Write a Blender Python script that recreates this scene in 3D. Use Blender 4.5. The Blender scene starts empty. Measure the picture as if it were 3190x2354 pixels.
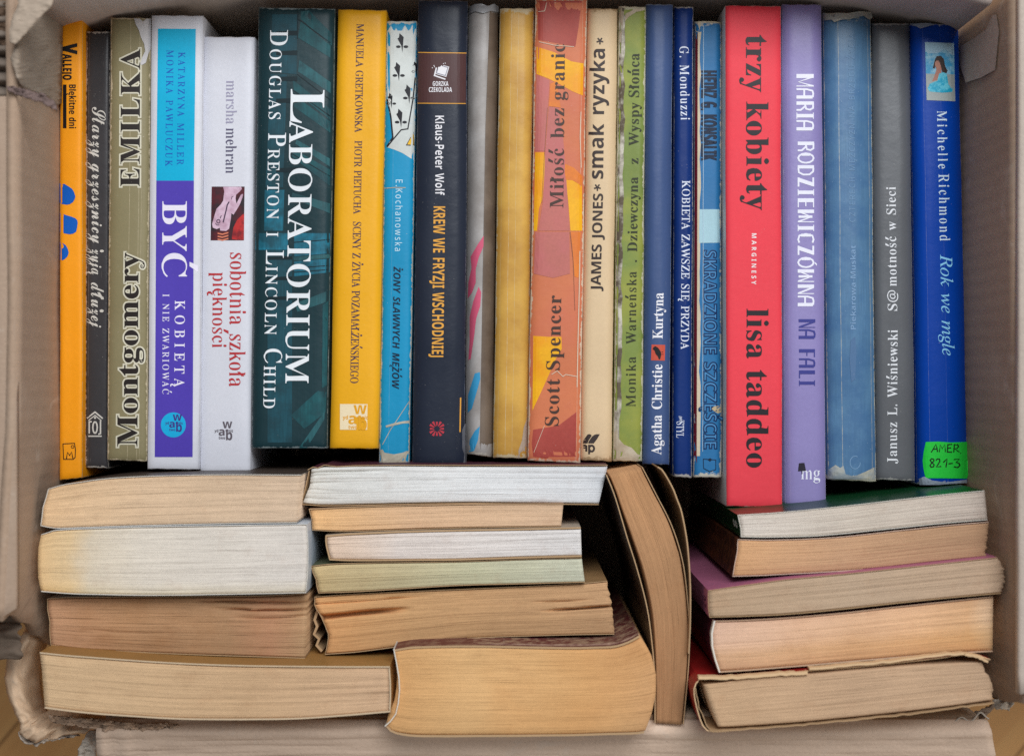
import bpy, bmesh, math, random, os
from mathutils import Vector, noise as mnoise
from mathutils.geometry import tessellate_polygon

random.seed(7)
S = bpy.context.scene
COL = S.collection

# ------------------------------------------------------------------ camera, light, exposure
CZ = 0.814                       # camera height above the floor (m)
FZ = 0.150                       # height of the spines, where the lens is focused
K = 36.0 / 50.0 / 3190.0         # metres per photo pixel per metre of distance
cam = bpy.data.objects.new('camera', bpy.data.cameras.new('camera'))
COL.objects.link(cam)
cam.location = (0, 0, CZ)
cam.data.lens = 50
cam.data.sensor_width = 36
cam.data.sensor_fit = 'HORIZONTAL'
cam.data.clip_start = 0.01
cam.data.clip_end = 50
cam.data.dof.use_dof = True
cam.data.dof.focus_distance = CZ - FZ
cam.data.dof.aperture_fstop = 4.5
S.camera = cam

W = bpy.data.worlds.new('World')
S.world = W
W.use_nodes = True
W.node_tree.nodes['Background'].inputs[0].default_value = (0.95, 0.965, 1.0, 1)
W.node_tree.nodes['Background'].inputs[1].default_value = 0.20


def area(name, loc, target, size, power, col):
    l = bpy.data.lights.new(name, 'AREA')
    l.shape = 'RECTANGLE'
    l.size, l.size_y = size
    l.energy = power
    l.color = col
    o = bpy.data.objects.new(name, l)
    COL.objects.link(o)
    o.location = loc
    o.rotation_euler = (Vector(target) - Vector(loc)).to_track_quat('-Z', 'Y').to_euler()
    return o


area('window_light', (0.28, 0.92, 1.66), (0, 0.05, 0.12), (1.2, 0.9), 35, (0.95, 0.98, 1.0))
area('room_light', (1.35, -0.75, 1.0), (0.1, -0.05, 0.1), (0.9, 0.9), 7, (1.0, 0.92, 0.82))
S.view_settings.view_transform = 'Standard'
S.view_settings.look = 'None'
S.view_settings.exposure = 0.0
S.view_settings.gamma = 1.0
S.view_settings.use_curve_mapping = False
S.render.engine = 'CYCLES'
S.cycles.use_denoising = False
S.cycles.max_bounces = 8
S.cycles.diffuse_bounces = 5


# ------------------------------------------------------------------ helpers
def lin(c):
    return tuple(((x / 255) / 12.92 if x / 255 <= 0.04045 else ((x / 255 + 0.055) / 1.055) ** 2.4) for x in c[:3]) + (1.0,)


def at(u, v, z):
    d = (CZ - z) * K
    return Vector(((u - 1595) * d, -(v - 1177) * d, z))


def lerp(a, b, t):
    return a + (b - a) * t


def link(name, me, parent=None, mats=()):
    o = bpy.data.objects.new(name, me)
    COL.objects.link(o)
    if parent is not None:
        o.parent = parent
    for m in mats:
        me.materials.append(m)
    return o


def thing(name, label, cat, loc, group=None):
    o = bpy.data.objects.new(name, None)
    COL.objects.link(o)
    o.location = loc
    o.empty_display_size = 0.02
    o['label'] = label
    o['category'] = cat
    if group:
        o['group'] = group
    return o


def mesh_from(name, verts, faces, org=(0, 0, 0), smooth=False):
    me = bpy.data.meshes.new(name)
    org = Vector(org)
    me.from_pydata([tuple(Vector(p) - org) for p in verts], [], faces)
    me.update()
    if smooth:
        for p in me.polygons:
            p.use_smooth = True
    return me


# ------------------------------------------------------------------ node materials
class NT:
    def __init__(s, name):
        s.m = bpy.data.materials.new(name)
        s.m.use_nodes = True
        s.t = s.m.node_tree
        s.b = s.t.nodes['Principled BSDF']

    def n(s, typ, **kw):
        x = s.t.nodes.new(typ)
        for k, v in kw.items():
            setattr(x, k, v)
        return x

    def put(s, sock, v):
        if isinstance(v, bpy.types.NodeSocket):
            s.t.links.new(v, sock)
        else:
            sock.default_value = v

    def math(s, op, a, b=0.0, c=0.0, clamp=False):
        x = s.n('ShaderNodeMath', operation=op, use_clamp=clamp)
        s.put(x.inputs[0], a); s.put(x.inputs[1], b); s.put(x.inputs[2], c)
        return x.outputs[0]

    def rng(s, v, a, b, c, d):
        x = s.n('ShaderNodeMapRange', clamp=True)
        s.put(x.inputs[0], v)
        for i, q in enumerate((a, b, c, d)):
            x.inputs[i + 1].default_value = q
        return x.outputs[0]

    def mix(s, f, a, b, blend='MIX'):
        x = s.n('ShaderNodeMix', data_type='RGBA', blend_type=blend)
        s.put(x.inputs[0], f); s.put(x.inputs[6], a); s.put(x.inputs[7], b)
        return x.outputs[2]

    def noise(s, vec, scale, detail=3.0, rough=0.55, dist=0.0):
        x = s.n('ShaderNodeTexNoise')
        s.put(x.inputs['Vector'], vec)
        x.inputs['Scale'].default_value = scale
        x.inputs['Detail'].default_value = detail
        x.inputs['Roughness'].default_value = rough
        x.inputs['Distortion'].default_value = dist
        return x.outputs['Fac']

    def obj(s, stretch=None, off=0.0):
        tc = s.n('ShaderNodeTexCoord').outputs['Object']
        mp = s.n('ShaderNodeMapping')
        s.put(mp.inputs[0], tc)
        mp.inputs[1].default_value = (off, off * 1.7, off * 0.3)
        if stretch:
            mp.inputs[3].default_value = stretch
        return mp.outputs[0]

    def uv(s, name):
        u = s.n('ShaderNodeUVMap', uv_map=name)
        x = s.n('ShaderNodeSeparateXYZ')
        s.put(x.inputs[0], u.outputs[0])
        return x.outputs[0], x.outputs[1]

    def xyz(s, a, b, c=0.0):
        x = s.n('ShaderNodeCombineXYZ')
        s.put(x.inputs[0], a); s.put(x.inputs[1], b); s.put(x.inputs[2], c)
        return x.outputs[0]

    def ramp(s, f, stops):
        r = s.n('ShaderNodeValToRGB')
        s.put(r.inputs[0], f)
        e = r.color_ramp.elements
        while len(e) < len(stops):
            e.new(0.5)
        for i, (p, c) in enumerate(stops):
            e[i].position = p
            e[i].color = c
        return r.outputs[0]

    def bump(s, h, strength, dist=0.001):
        b = s.n('ShaderNodeBump')
        b.inputs['Strength'].default_value = strength
        b.inputs['Distance'].default_value = dist
        s.put(b.inputs['Height'], h)
        s.put(s.b.inputs['Normal'], b.outputs[0])


SEED = [0.0]


def printed(name, col, rough=0.45, spec=0.35, var=0.10, fine=0.06, speck=0.35, speckcol=(205, 198, 188), bump=0.25,
            wear=0.0, wend=0.0, wearcol=(196, 186, 170), creases=(), dark=None, off=None, streak=0.0, mottle=None):
    """printed paper or card: uneven ink, scuffs, rubbed edges and long creases"""
    N = NT(name)
    if off is None:
        SEED[0] += 0.37
        off = SEED[0]
    P = N.obj(off=off)
    c = lin(col)
    n1 = N.noise(P, 28, 4)
    n2 = N.noise(P, 900, 2)
    f = N.math('ADD', N.math('MULTIPLY', N.math('SUBTRACT', n1, 0.5), var * 2), N.math('MULTIPLY', N.math('SUBTRACT', n2, 0.5), fine * 2))
    f = N.math('ADD', f, 1.0)
    if streak:
        Q = N.obj(stretch=(1400, 60, 1), off=off)
        f = N.math('MULTIPLY', f, N.math('ADD', N.math('MULTIPLY', N.noise(Q, 1.0, 3), streak * 2), 1.0 - streak))
    v = N.xyz(f, f, f)
    out = N.mix(1.0, c, v, 'MULTIPLY')
    if mottle:
        out = N.mix(N.rng(N.noise(P, mottle[1], 5, 0.6), 0.42, 0.62, 0.0, mottle[2]), out, lin(mottle[0]))
    if speck:
        sp = N.math('MULTIPLY', N.rng(N.noise(P, 1300, 1), 0.74, 0.80, 0, 1), N.rng(N.noise(P, 60, 2), 0.45, 0.7, 0, speck))
        out = N.mix(sp, out, lin(speckcol))
        scr = N.noise(N.obj(stretch=(1900, 170, 1), off=off + 3), 1.0, 1)
        out = N.mix(N.math('MULTIPLY', N.rng(scr, 0.76, 0.82, 0, 1), speck * 0.16), out, lin(speckcol))
    if creases or wear or wend:
        wn = N.noise(P, 420, 4, 0.65)
    if creases:
        s_, t_ = N.uv('st')
        for (s0, w, k) in creases:
            wob = N.math('MULTIPLY', N.math('SUBTRACT', N.noise(P, 30, 2), 0.5), w * 2.0)
            d = N.math('ABSOLUTE', N.math('ADD', N.math('SUBTRACT', s_, s0), wob))
            m = N.rng(N.math('ADD', N.math('DIVIDE', d, w), N.math('MULTIPLY', N.math('SUBTRACT', wn, 0.5), 2.4)), 0.2, 0.9, k, 0)
            out = N.mix(m, out, lin(wearcol))
    if wear or wend:
        dx, dy = N.uv('edge')
        a = N.math('DIVIDE', dx, wear if wear else 0.001)
        b = N.math('DIVIDE', dy, wend if wend else 0.001)
        w_ = N.math('MINIMUM', a, b)
        w_ = N.math('ADD', w_, N.math('MULTIPLY', N.math('SUBTRACT', wn, 0.5), 3.2))
        w_ = N.math('ADD', w_, N.math('MULTIPLY', N.math('SUBTRACT', N.noise(P, 60, 2), 0.5), 1.6))
        out = N.mix(N.rng(w_, 0.35, 0.75, 0.95, 0), out, lin(wearcol))
    N.put(N.b.inputs['Base Color'], out)
    N.b.inputs['Roughness'].default_value = rough
    N.put(N.b.inputs['Roughness'], N.rng(n1, 0.3, 0.7, rough - 0.06, rough + 0.08))
    N.b.inputs['Specular IOR Level'].default_value = spec * 0.7
    if bump:
        h = N.math('ADD', N.math('MULTIPLY', N.noise(P, 45, 4), 1.0), N.math('MULTIPLY', N.noise(P, 500, 3), 0.10))
        N.bump(h, bump, 0.0016)
    return N.m


def ink(name, col, off, rough=0.45, spec=0.3, speck=0.5, speckcol=(205, 198, 188), var=0.12):
    return printed(name, col, rough, spec, var=var, fine=0.08, speck=speck, speckcol=speckcol, bump=0.0, off=off)


def pages(name, scol, tmul=((0, 1), (1, 1)), line=0.20, gap=0.35, seed=0.0, stain=None):
    """cut page edges: thin lines along the block, yellowing along and across it"""
    N = NT(name)
    s_, t_ = N.uv('st')
    P = N.obj(off=seed)
    wob = N.math('MULTIPLY', N.math('SUBTRACT', N.noise(P, 45, 3), 0.5), 0.16)
    c = N.ramp(N.math('ADD', s_, wob), [(p, lin(q)) for p, q in scol])
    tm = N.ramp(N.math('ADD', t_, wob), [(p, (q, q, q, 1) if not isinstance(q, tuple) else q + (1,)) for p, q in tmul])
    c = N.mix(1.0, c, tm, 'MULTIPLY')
    l1 = N.noise(N.xyz(N.math('MULTIPLY', s_, 5.0), N.math('MULTIPLY', t_, 105.0), seed), 1.0, 3, 0.7)
    l2 = N.noise(N.xyz(N.math('MULTIPLY', s_, 2.6), N.math('MULTIPLY', t_, 34.0), seed + 9), 1.0, 4, 0.65)
    f = N.math('ADD', N.math('MULTIPLY', N.math('SUBTRACT', l1, 0.5), line * 2.6), N.math('MULTIPLY', N.math('SUBTRACT', l2, 0.5), line * 1.7))
    f = N.math('ADD', f, N.math('MULTIPLY', N.math('SUBTRACT', N.noise(P, 900, 2), 0.5), 0.16))
    f = N.math('ADD', f, N.math('MULTIPLY', N.math('SUBTRACT', N.noise(P, 38, 5, 0.6), 0.5), 0.26))
    f = N.math('ADD', f, 1.0)
    c = N.mix(1.0, c, N.xyz(f, f, f), 'MULTIPLY')
    c = N.mix(N.rng(N.noise(P, 110, 4, 0.6), 0.56, 0.74, 0, 0.14), c, lin((150, 96, 58)))
    g = N.noise(N.xyz(N.math('MULTIPLY', s_, 3.4), N.math('MULTIPLY', t_, 80.0), seed + 4), 1.0, 1)
    c = N.mix(N.rng(g, 0.64, 0.72, 0, gap * 1.3), c, lin((84, 58, 38)))
    if stain:
        c = N.mix(N.rng(N.noise(P, stain[1], 4), 0.52, 0.72, 0, stain[2]), c, lin(stain[0]))
    N.put(N.b.inputs['Base Color'], c)
    N.b.inputs['Roughness'].default_value = 0.85
    N.b.inputs['Specular IOR Level'].default_value = 0.1
    N.bump(N.math('ADD', l1, N.math('MULTIPLY', l2, 1.5)), 0.5, 0.0006)
    return N.m


def card(name, col, flute=None, var=0.12, off=0.0, stain=None):
    """brown cardboard liner: flecks, fibres and faint washboarding"""
    N = NT(name)
    P = N.obj(off=off)
    n1 = N.noise(P, 14, 5, 0.6)
    n2 = N.noise(P, 700, 2)
    n3 = N.noise(N.obj(stretch=(90, 900, 90), off=off), 1.0, 3)
    f = N.math('ADD', N.math('MULTIPLY', N.math('SUBTRACT', n1, 0.5), var * 2.2), N.math('MULTIPLY', N.math('SUBTRACT', n2, 0.5), 0.22))
    f = N.math('ADD', f, N.math('MULTIPLY', N.math('SUBTRACT', n3, 0.5), 0.16))
    f = N.math('ADD', f, 1.0)
    c = N.mix(1.0, lin(col), N.xyz(f, f, f), 'MULTIPLY')
    c = N.mix(N.rng(N.noise(P, 1100, 1), 0.72, 0.80, 0, 0.35), c, lin((72, 56, 46)))
    c = N.mix(N.rng(N.noise(P, 30, 4), 0.55, 0.75, 0, 0.30), c, lin((186, 170, 154)))
    scf = N.noise(N.obj(stretch=(30, 30, 30), off=off + 5), 1.0, 6, 0.7, 1.5)
    c = N.mix(N.rng(scf, 0.60, 0.68, 0, 0.28), c, lin((206, 192, 178)))
    c = N.mix(N.rng(scf, 0.36, 0.28, 0, 0.25), c, lin((110, 88, 70)))
    N.put(N.b.inputs['Base Color'], c)
    N.b.inputs['Roughness'].default_value = 0.8
    N.b.inputs['Specular IOR Level'].default_value = 0.15
    h = N.math('ADD', n1, N.math('MULTIPLY', n2, 0.15))
    if flute:
        w = N.n('ShaderNodeTexWave', wave_type='BANDS', bands_direction=flute)
        N.put(w.inputs[0], P)
        w.inputs['Scale'].default_value = 50
        w.inputs['Distortion'].default_value = 0.6
        h = N.math('ADD', h, N.math('MULTIPLY', w.outputs['Fac'], 0.10))
    N.bump(h, 0.55, 0.0016)
    return N.m


# ------------------------------------------------------------------ lettering
FONTDIR = os.path.join(bpy.utils.system_resource('DATAFILES') or '', 'fonts')
try:
    MATHFONT = bpy.data.fonts.load(os.path.join(FONTDIR, 'NotoSansMath-Regular.woff2'))
except Exception:
    MATHFONT = None
ALPHA = {'serif': (0x1D400, 0x1D41A, 0x1D7CE), 'ital': (0x1D434, 0x1D44E, None), 'bital': (0x1D468, 0x1D482, 0x1D7CE),
         'script': (0x1D4D0, 0x1D4EA, None), 'bold': (0x1D5D4, 0x1D5EE, 0x1D7EC), 'sital': (0x1D608, 0x1D622, None),
         'bsital': (0x1D63C, 0x1D656, 0x1D7EC), 'sans': (None, None, None)}
DECO = {'ą': 'a,', 'ć': "c'", 'ę': 'e,', 'ł': 'l/', 'ń': "n'", 'ó': "o'", 'ś': "s'", 'ź': "z'", 'ż': 'z.',
        'Ą': 'A,', 'Ć': "C'", 'Ę': 'E,', 'Ł': 'L/', 'Ń': "N'", 'Ó': "O'", 'Ś': "S'", 'Ź': "Z'", 'Ż': 'Z.'}


def charcode(fam, ch):
    U, L, D = ALPHA[fam]
    if MATHFONT is None or U is None:
        return ch
    if fam == 'ital' and ch == 'h':
        return '\u210e'
    if 'A' <= ch <= 'Z':
        return chr(U + ord(ch) - 65)
    if 'a' <= ch <= 'z':
        return chr(L + ord(ch) - 97)
    if D and '0' <= ch <= '9':
        return chr(D + ord(ch) - 48)
    return ch


_tc = bpy.data.curves.new('letter', 'FONT')
if MATHFONT:
    _tc.font = MATHFONT
_to = bpy.data.objects.new('letter', _tc)
COL.objects.link(_to)
_cache = {}


def _splines(body):
    _tc.body = body
    dg = bpy.context.evaluated_depsgraph_get()
    dg.update()
    cu = _to.evaluated_get(dg).to_curve(dg, apply_modifiers=False)
    out = []
    for sp in cu.splines:
        pts = []
        if sp.type == 'BEZIER':
            bp = sp.bezier_points
            m = len(bp)
            for i in range(m):
                a, b = bp[i], bp[(i + 1) % m]
                p0, p1, p2, p3 = a.co, a.handle_right, b.handle_left, b.co
                straight = abs((p1 - p0).cross(p3 - p0).z) + abs((p2 - p0).cross(p3 - p0).z) < 1e-6
                st = 1 if straight else 5
                for k in range(st):
                    t = k / st
                    q = p0 * (1 - t) ** 3 + p1 * 3 * t * (1 - t) ** 2 + p2 * 3 * t * t * (1 - t) + p3 * t ** 3
                    pts.append((q.x, q.y))
        else:
            pts = [(p.co.x, p.co.y) for p in sp.points]
        cl = []
        for p in pts:
            if not cl or abs(p[0] - cl[-1][0]) + abs(p[1] - cl[-1][1]) > 1e-5:
                cl.append(p)
        if len(cl) > 2:
            out.append(cl)
    _to.to_curve_clear()
    return out


def crossings(cs, y):
    xs = []
    for c in cs:
        for i in range(len(c)):
            (x0, y0), (x1, y1) = c[i], c[(i + 1) % len(c)]
            if (y0 > y) != (y1 > y):
                xs.append(x0 + (y - y0) / (y1 - y0) * (x1 - x0))
    return sorted(xs)


def reweigh(cs, k, thin=0.05, lim=0.20):
    """make the thick strokes of a bold face lighter (k<1) or heavier (k>1), sideways only"""
    out = []
    for c in cs:
        nc = []
        for (x, y) in c:
            best = None
            for e in (0.004, -0.004):
                xs = crossings(cs, y + e)
                for i in range(0, len(xs) - 1, 2):
                    a, b = xs[i], xs[i + 1]
                    for q, sg in ((a, 1), (b, -1)):
                        if abs(q - x) < 0.012 and (best is None or b - a < best[0]):
                            best = (b - a, sg)
            if best and best[0] < lim + 0.05:
                t = best[0]
                f = t if t < thin else thin + (t - thin) * k
                fade = 1.0 if t < lim else (lim + 0.05 - t) / 0.05
                x += best[1] * (t - f) / 2 * fade
            nc.append((x, y))
        out.append(nc)
    return out


def inside(p, c):
    r = False
    for i in range(len(c)):
        (x0, y0), (x1, y1) = c[i], c[(i + 1) % len(c)]
        if (y0 > p[1]) != (y1 > p[1]) and p[0] < x0 + (p[1] - y0) / (y1 - y0) * (x1 - x0):
            r = not r
    return r


def islands(cs):
    """each outer contour with the holes in it"""
    dep = [sum(inside(c[0], d) for j, d in enumerate(cs) if j != i) for i, c in enumerate(cs)]
    out = []
    for i, c in enumerate(cs):
        if dep[i] % 2 == 0:
            out.append([c] + [d for j, d in enumerate(cs) if dep[j] == dep[i] + 1 and inside(d[0], c)])
    return out


def glyph(fam, ch, k=1.0):
    key = (fam, ch, k)
    if key in _cache:
        return _cache[key]
    base, mark = (DECO[ch] if ch in DECO else (ch, ''))[:2] if ch in DECO else (ch, '')
    code = charcode(fam, base)
    if base == ' ':
        r = ([], 0.26)
        _cache[key] = r
        return r
    dot = _splines('.')
    dx = min(p[0] for p in dot[-1])
    both = _splines(code + '.')
    adv = min(p[0] for p in both[-1]) - dx
    cs = both[:-1]
    if k != 1.0:
        cs = reweigh(cs, k)
    groups = islands(cs)
    if mark and cs:
        xs = [p[0] for c in cs for p in c]
        ys = [p[1] for c in cs for p in c]
        x0, x1, y1 = min(xs), max(xs), max(ys)
        xc = (x0 + x1) / 2
        if mark == "'":
            h = 0.16
            b = y1 + 0.045
            groups.append([[(xc - 0.055, b), (xc + 0.02, b), (xc + 0.12, b + h), (xc + 0.01, b + h)]])
        elif mark == '.':
            b = y1 + 0.06
            groups.append([[(xc + 0.065 * math.cos(a), b + 0.06 + 0.065 * math.sin(a)) for a in [i * math.tau / 10 for i in range(10)]]])
        elif mark == ',':
            e = x1 - 0.10
            groups.append([[(e + 0.02, 0.0), (e - 0.05, -0.07), (e - 0.05, -0.14), (e, -0.19), (e + 0.09, -0.18), (e + 0.10, -0.145),
                            (e + 0.03, -0.14), (e + 0.02, -0.09), (e + 0.08, 0.0)]])
        elif mark == '/':
            if base == 'l':
                ym = 0.36 * y1 / 0.68
                groups.append([[(x0 - 0.02, ym - 0.02), (x1 + 0.02, ym + 0.11), (x1 + 0.02, ym + 0.19), (x0 - 0.02, ym + 0.06)]])
            else:
                groups.append([[(x0 - 0.03, 0.24), (xc + 0.03, 0.40), (xc + 0.03, 0.47), (x0 - 0.03, 0.31)]])
    r = (groups, adv)
    _cache[key] = r
    return r


CAP = {}


def cap_h(fam):
    if fam not in CAP:
        g = glyph(fam, 'H')[0]
        CAP[fam] = max(p[1] for c in g[0] for p in c)
    return CAP[fam]


def layout(text, fam, k=1.0, sp=0.0, small=None):
    """list of glyph groups in em units, with total width"""
    x = 0.0
    out = []
    for ch in text:
        sc = 1.0
        c = ch
        if small and (ch.islower()):
            c = ch.upper()
            sc = small
        gs, adv = glyph(fam, c, k)
        extra = (k - 1) * 0.10 if k > 1 else 0
        for g in gs:
            out.append([[(x + p[0] * sc, p[1] * sc) for p in cc] for cc in g])
        x += adv * sc + sp + extra
    xs = [p[0] for g in out for c in g for p in c]
    return out, min(xs), max(xs)


# ------------------------------------------------------------------ flat print on a curved spine
class Print:
    """collects filled shapes given in photo pixels and lays them on a book's spine"""
    def __init__(s, book, lift):
        s.book, s.lift = book, lift
        s.v, s.f, s.marks = [], [], []

    def tri(s, a, b, c, dz=0.0, depth=0):
        ku, kv = 1.0 / s.book.maxdu, 1.0 / 45.0
        e = [(max(abs(p[0] - r[0]) * ku, abs(p[1] - r[1]) * kv), i) for i, (p, r) in enumerate(((a, b), (b, c), (c, a)))]
        if max(e)[0] > 1.0 and depth < 14:
            q = max(e)[1]
            if q == 1:
                a, b, c = b, c, a
            elif q == 2:
                a, b, c = c, a, b
            m = ((a[0] + b[0]) / 2, (a[1] + b[1]) / 2)
            s.tri(a, m, c, dz, depth + 1)
            s.tri(m, b, c, dz, depth + 1)
            return
        i = len(s.v)
        for p in (a, b, c):
            z = s.book.surf(p[0], p[1]) + s.lift + dz
            s.v.append(at(p[0], p[1], z))
        n = (s.v[i + 1] - s.v[i]).cross(s.v[i + 2] - s.v[i])
        s.f.append((i, i + 1, i + 2) if n.z > 0 else (i, i + 2, i + 1))

    def poly(s, contours, dz=0.0):
        s.marks.append(len(s.f))
        flat = [p for c in contours for p in c]
        for t in tessellate_polygon([[Vector((p[0], p[1], 0)) for p in c] for c in contours]):
            s.tri(flat[t[0]], flat[t[1]], flat[t[2]], dz)

    def rect(s, u0, v0, u1, v1, dz=0.0):
        s.poly([[(u0, v0), (u1, v0), (u1, v1), (u0, v1)]], dz)

    def line(s, pts, w, closed=False, dz=0.0):
        s.marks.append(len(s.f))
        m = len(pts)
        n = []
        for i in range(m):
            a = pts[i - 1] if (i > 0 or closed) else pts[i]
            b = pts[(i + 1) % m] if (i < m - 1 or closed) else pts[i]
            p = pts[i]
            d1 = (p[0] - a[0], p[1] - a[1]); d2 = (b[0] - p[0], b[1] - p[1])
            l1 = math.hypot(*d1) or 1e9; l2 = math.hypot(*d2) or 1e9
            if l1 == 1e9: d1, l1 = d2, l2
            if l2 == 1e9: d2, l2 = d1, l1
            n1 = (-d1[1] / l1, d1[0] / l1); n2 = (-d2[1] / l2, d2[0] / l2)
            q = (n1[0] + n2[0], n1[1] + n2[1])
            L = q[0] ** 2 + q[1] ** 2
            f = min(2.0 / L if L > 1e-6 else 1.0, 1.3)
            n.append((q[0] * f * w / 2, q[1] * f * w / 2))
        for i in range(m if closed else m - 1):
            j = (i + 1) % m
            a = (pts[i][0] + n[i][0], pts[i][1] + n[i][1]); b = (pts[j][0] + n[j][0], pts[j][1] + n[j][1])
            c = (pts[j][0] - n[j][0], pts[j][1] - n[j][1]); d = (pts[i][0] - n[i][0], pts[i][1] - n[i][1])
            s.tri(a, b, c, dz); s.tri(a, c, d, dz)

    def text(s, text, fam, way, base, along, h, k=1.0, sp=0.0, small=None, outline=0.0, shear=0.0, dz=0.0):
        """way D reads down, U reads up, H reads across; base and along in photo pixels, h the capital height"""
        gs, x0, x1 = layout(text, fam, k, sp, small)
        sy = h / cap_h(fam)
        a0, a1 = along
        b0, b1 = base if isinstance(base, tuple) else (base, base)

        def mp(p):
            t = (p[0] - x0 + shear * p[1]) / (x1 - x0)
            a = lerp(a0, a1, t)
            b = lerp(b0, b1, t)
            if way == 'D':
                return (b + p[1] * sy, a)
            if way == 'U':
                return (b - p[1] * sy, a)
            return (a, b - p[1] * sy)
        for i, g in enumerate(gs):
            cc = [[mp(p) for p in c] for c in g]
            e = dz + (i % 3) * 0.000006
            if outline:
                for c in cc:
                    s.line(c, outline, True, e)
            else:
                s.poly(cc, e)

    def build(s, name, m, parent=None):
        if not s.v:
            return None
        return link(name, mesh_from(name, s.v, s.f, s.book.org), parent or s.book.root, [m])

    def build_each(s, name, m, parent=None):
        """one object for every shape drawn"""
        for a, e in zip(s.marks, s.marks[1:] + [len(s.f)]):
            ids = [i for f in s.f[a:e] for i in f]
            if ids:
                link(name, mesh_from(name, [s.v[i] for i in ids], [(k, k + 1, k + 2) for k in range(0, len(ids), 3)], s.book.org), parent or s.book.root, [m])


# ------------------------------------------------------------------ books standing spine up
SG = [0, .008, .022, .045, .08, .13, .2, .3, .4, .5, .6, .7, .8, .87, .92, .955, .978, .992, 1]
BOOKG = 'books standing spine up'


class SpineBook:
    def __init__(s, label, q, dz, mat, r=0.0012, p=6.0, side=None, wave=0.00015, paper=None, maxdu=14, floor=0.006):
        (s.tl, s.tr, s.bl, s.br) = q
        s.z = FZ - dz / 1000.0
        s.r, s.p, s.wave, s.maxdu = r * 1.5, p, wave, maxdu
        SEED[0] += 0.37
        s.ph = SEED[0] * 5
        c = [at(a[0], a[1], s.z) for a in q]
        s.org = Vector(((c[0].x + c[1].x + c[2].x + c[3].x) / 4, (c[0].y + c[1].y + c[2].y + c[3].y) / 4, floor))
        s.root = thing('book', label, 'book', s.org, BOOKG)
        NT_ = 56
        TG = [0, .002, .005, .01] + [i / (NT_) for i in range(1, NT_)] + [.99, .995, .998, 1]
        V, ST, ED = [], [], []
        w_mm = (q[1][0] - q[0][0]) * K * (CZ - s.z) * 1000
        l_mm = (q[2][1] - q[0][1]) * K * (CZ - s.z) * 1000
        cols = len(SG) + 4
        for t in TG:
            row = []
            for sx in SG:
                pu, pv = s.P(sx, t)
                z = s.zprof(sx, t)
                row.append((at(pu, pv, z), sx, t, min(sx, 1 - sx) * w_mm, min(t, 1 - t) * l_mm))
            L, R = row[0], row[-1]
            rows = []
            for base, zs in ((L, (floor, s.z - 0.02)),):
                for zz in zs:
                    rows.append((Vector((base[0].x, base[0].y, zz)), 0, t, (base[0].z - zz) * 1000, base[4]))
            rows += row
            for zz in (s.z - 0.02, floor):
                rows.append((Vector((R[0].x, R[0].y, zz)), 1, t, (R[0].z - zz) * 1000, R[4]))
            for a in rows:
                V.append(a[0]); ST.append((a[1], a[2])); ED.append((a[3], a[4]))
        F = []
        for j in range(len(TG) - 1):
            for i in range(cols - 1):
                a = j * cols + i
                F.append((a, a + cols, a + cols + 1, a + 1))
        me = mesh_from('cover', V, F, s.org, True)
        for nm, data in (('st', ST), ('edge', ED)):
            uv = me.uv_layers.new(name=nm)
            for lp in me.loops:
                uv.data[lp.index].uv = data[lp.vertex_index]
        s.cover = link('cover', me, s.root, [mat])
        md = s.cover.modifiers.new('thickness', 'SOLIDIFY')
        md.thickness = 0.0004
        md.offset = -1
        if side:
            me.materials.append(side)
            for pl in me.polygons:
                i = pl.index % (cols - 1)
                if i < 2 or i >= cols - 3:
                    pl.material_index = 1
        # page block between the covers
        pm = paper or PAPER
        ins = 0.0011
        zt = s.z - s.r - 0.0022
        B = []
        for (sx, t, ex, ey) in ((0, 0, ins, -0.0022), (1, 0, -ins, -0.0022), (1, 1, -ins, 0.0018), (0, 1, ins, 0.0018)):
            pu, pv = s.P(sx, t)
            g = at(pu, pv, s.zprof(0, .5))
            B.append(Vector((g.x + ex, g.y + ey, 0)))
        VV = [Vector((b.x, b.y, zt)) for b in B] + [Vector((b.x, b.y, floor + 0.001)) for b in B]
        FF = [(3, 2, 1, 0), (4, 5, 6, 7)] + [(i, (i + 1) % 4, (i + 1) % 4 + 4, i + 4) for i in range(4)]
        link('page_block', mesh_from('page_block', VV, FF, s.org), s.root, [pm])

    def P(s, sx, t):
        ul = lerp(s.tl[0], s.bl[0], t); ur = lerp(s.tr[0], s.br[0], t)
        vl = lerp(s.tl[1], s.bl[1], t); vr = lerp(s.tr[1], s.br[1], t)
        rag = 1.0 * math.sin(sx * 17 + s.ph) * (1 if t in (0, 1) else 0)
        wob = 1.1 * math.sin(t * 9 + s.ph) + 0.6 * math.sin(t * 23 + s.ph * 2)
        return lerp(ul, ur, sx) + wob * 0.5, lerp(vl, vr, sx) + rag

    def zprof(s, sx, t):
        e = abs(2 * sx - 1)
        z = s.z - s.r * e ** s.p
        z += s.wave * (math.sin(t * 11 + s.ph + sx * 3) + math.sin(t * 5 - s.ph * 2 - sx * 4))
        d = min(t, 1 - t)
        if d < 0.02:
            z -= 0.0009 * (1 - d / 0.02) ** 3
        return z

    def surf(s, u, v):
        t = (v - s.tl[1]) / (s.bl[1] - s.tl[1])
        t = min(1, max(0, t))
        ul = lerp(s.tl[0], s.bl[0], t); ur = lerp(s.tr[0], s.br[0], t)
        wob = 0.5 * (1.1 * math.sin(t * 9 + s.ph) + 0.6 * math.sin(t * 23 + s.ph * 2))
        sx = min(1, max(0, (u - wob - ul) / (ur - ul)))
        return s.zprof(sx, t)

    def print(s, lvl=2):
        return Print(s, 0.00004 + 0.00005 * lvl)


PAPER = pages('paper_cream', [(0, (205, 190, 165)), (1, (205, 190, 165))], seed=2.0)


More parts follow.
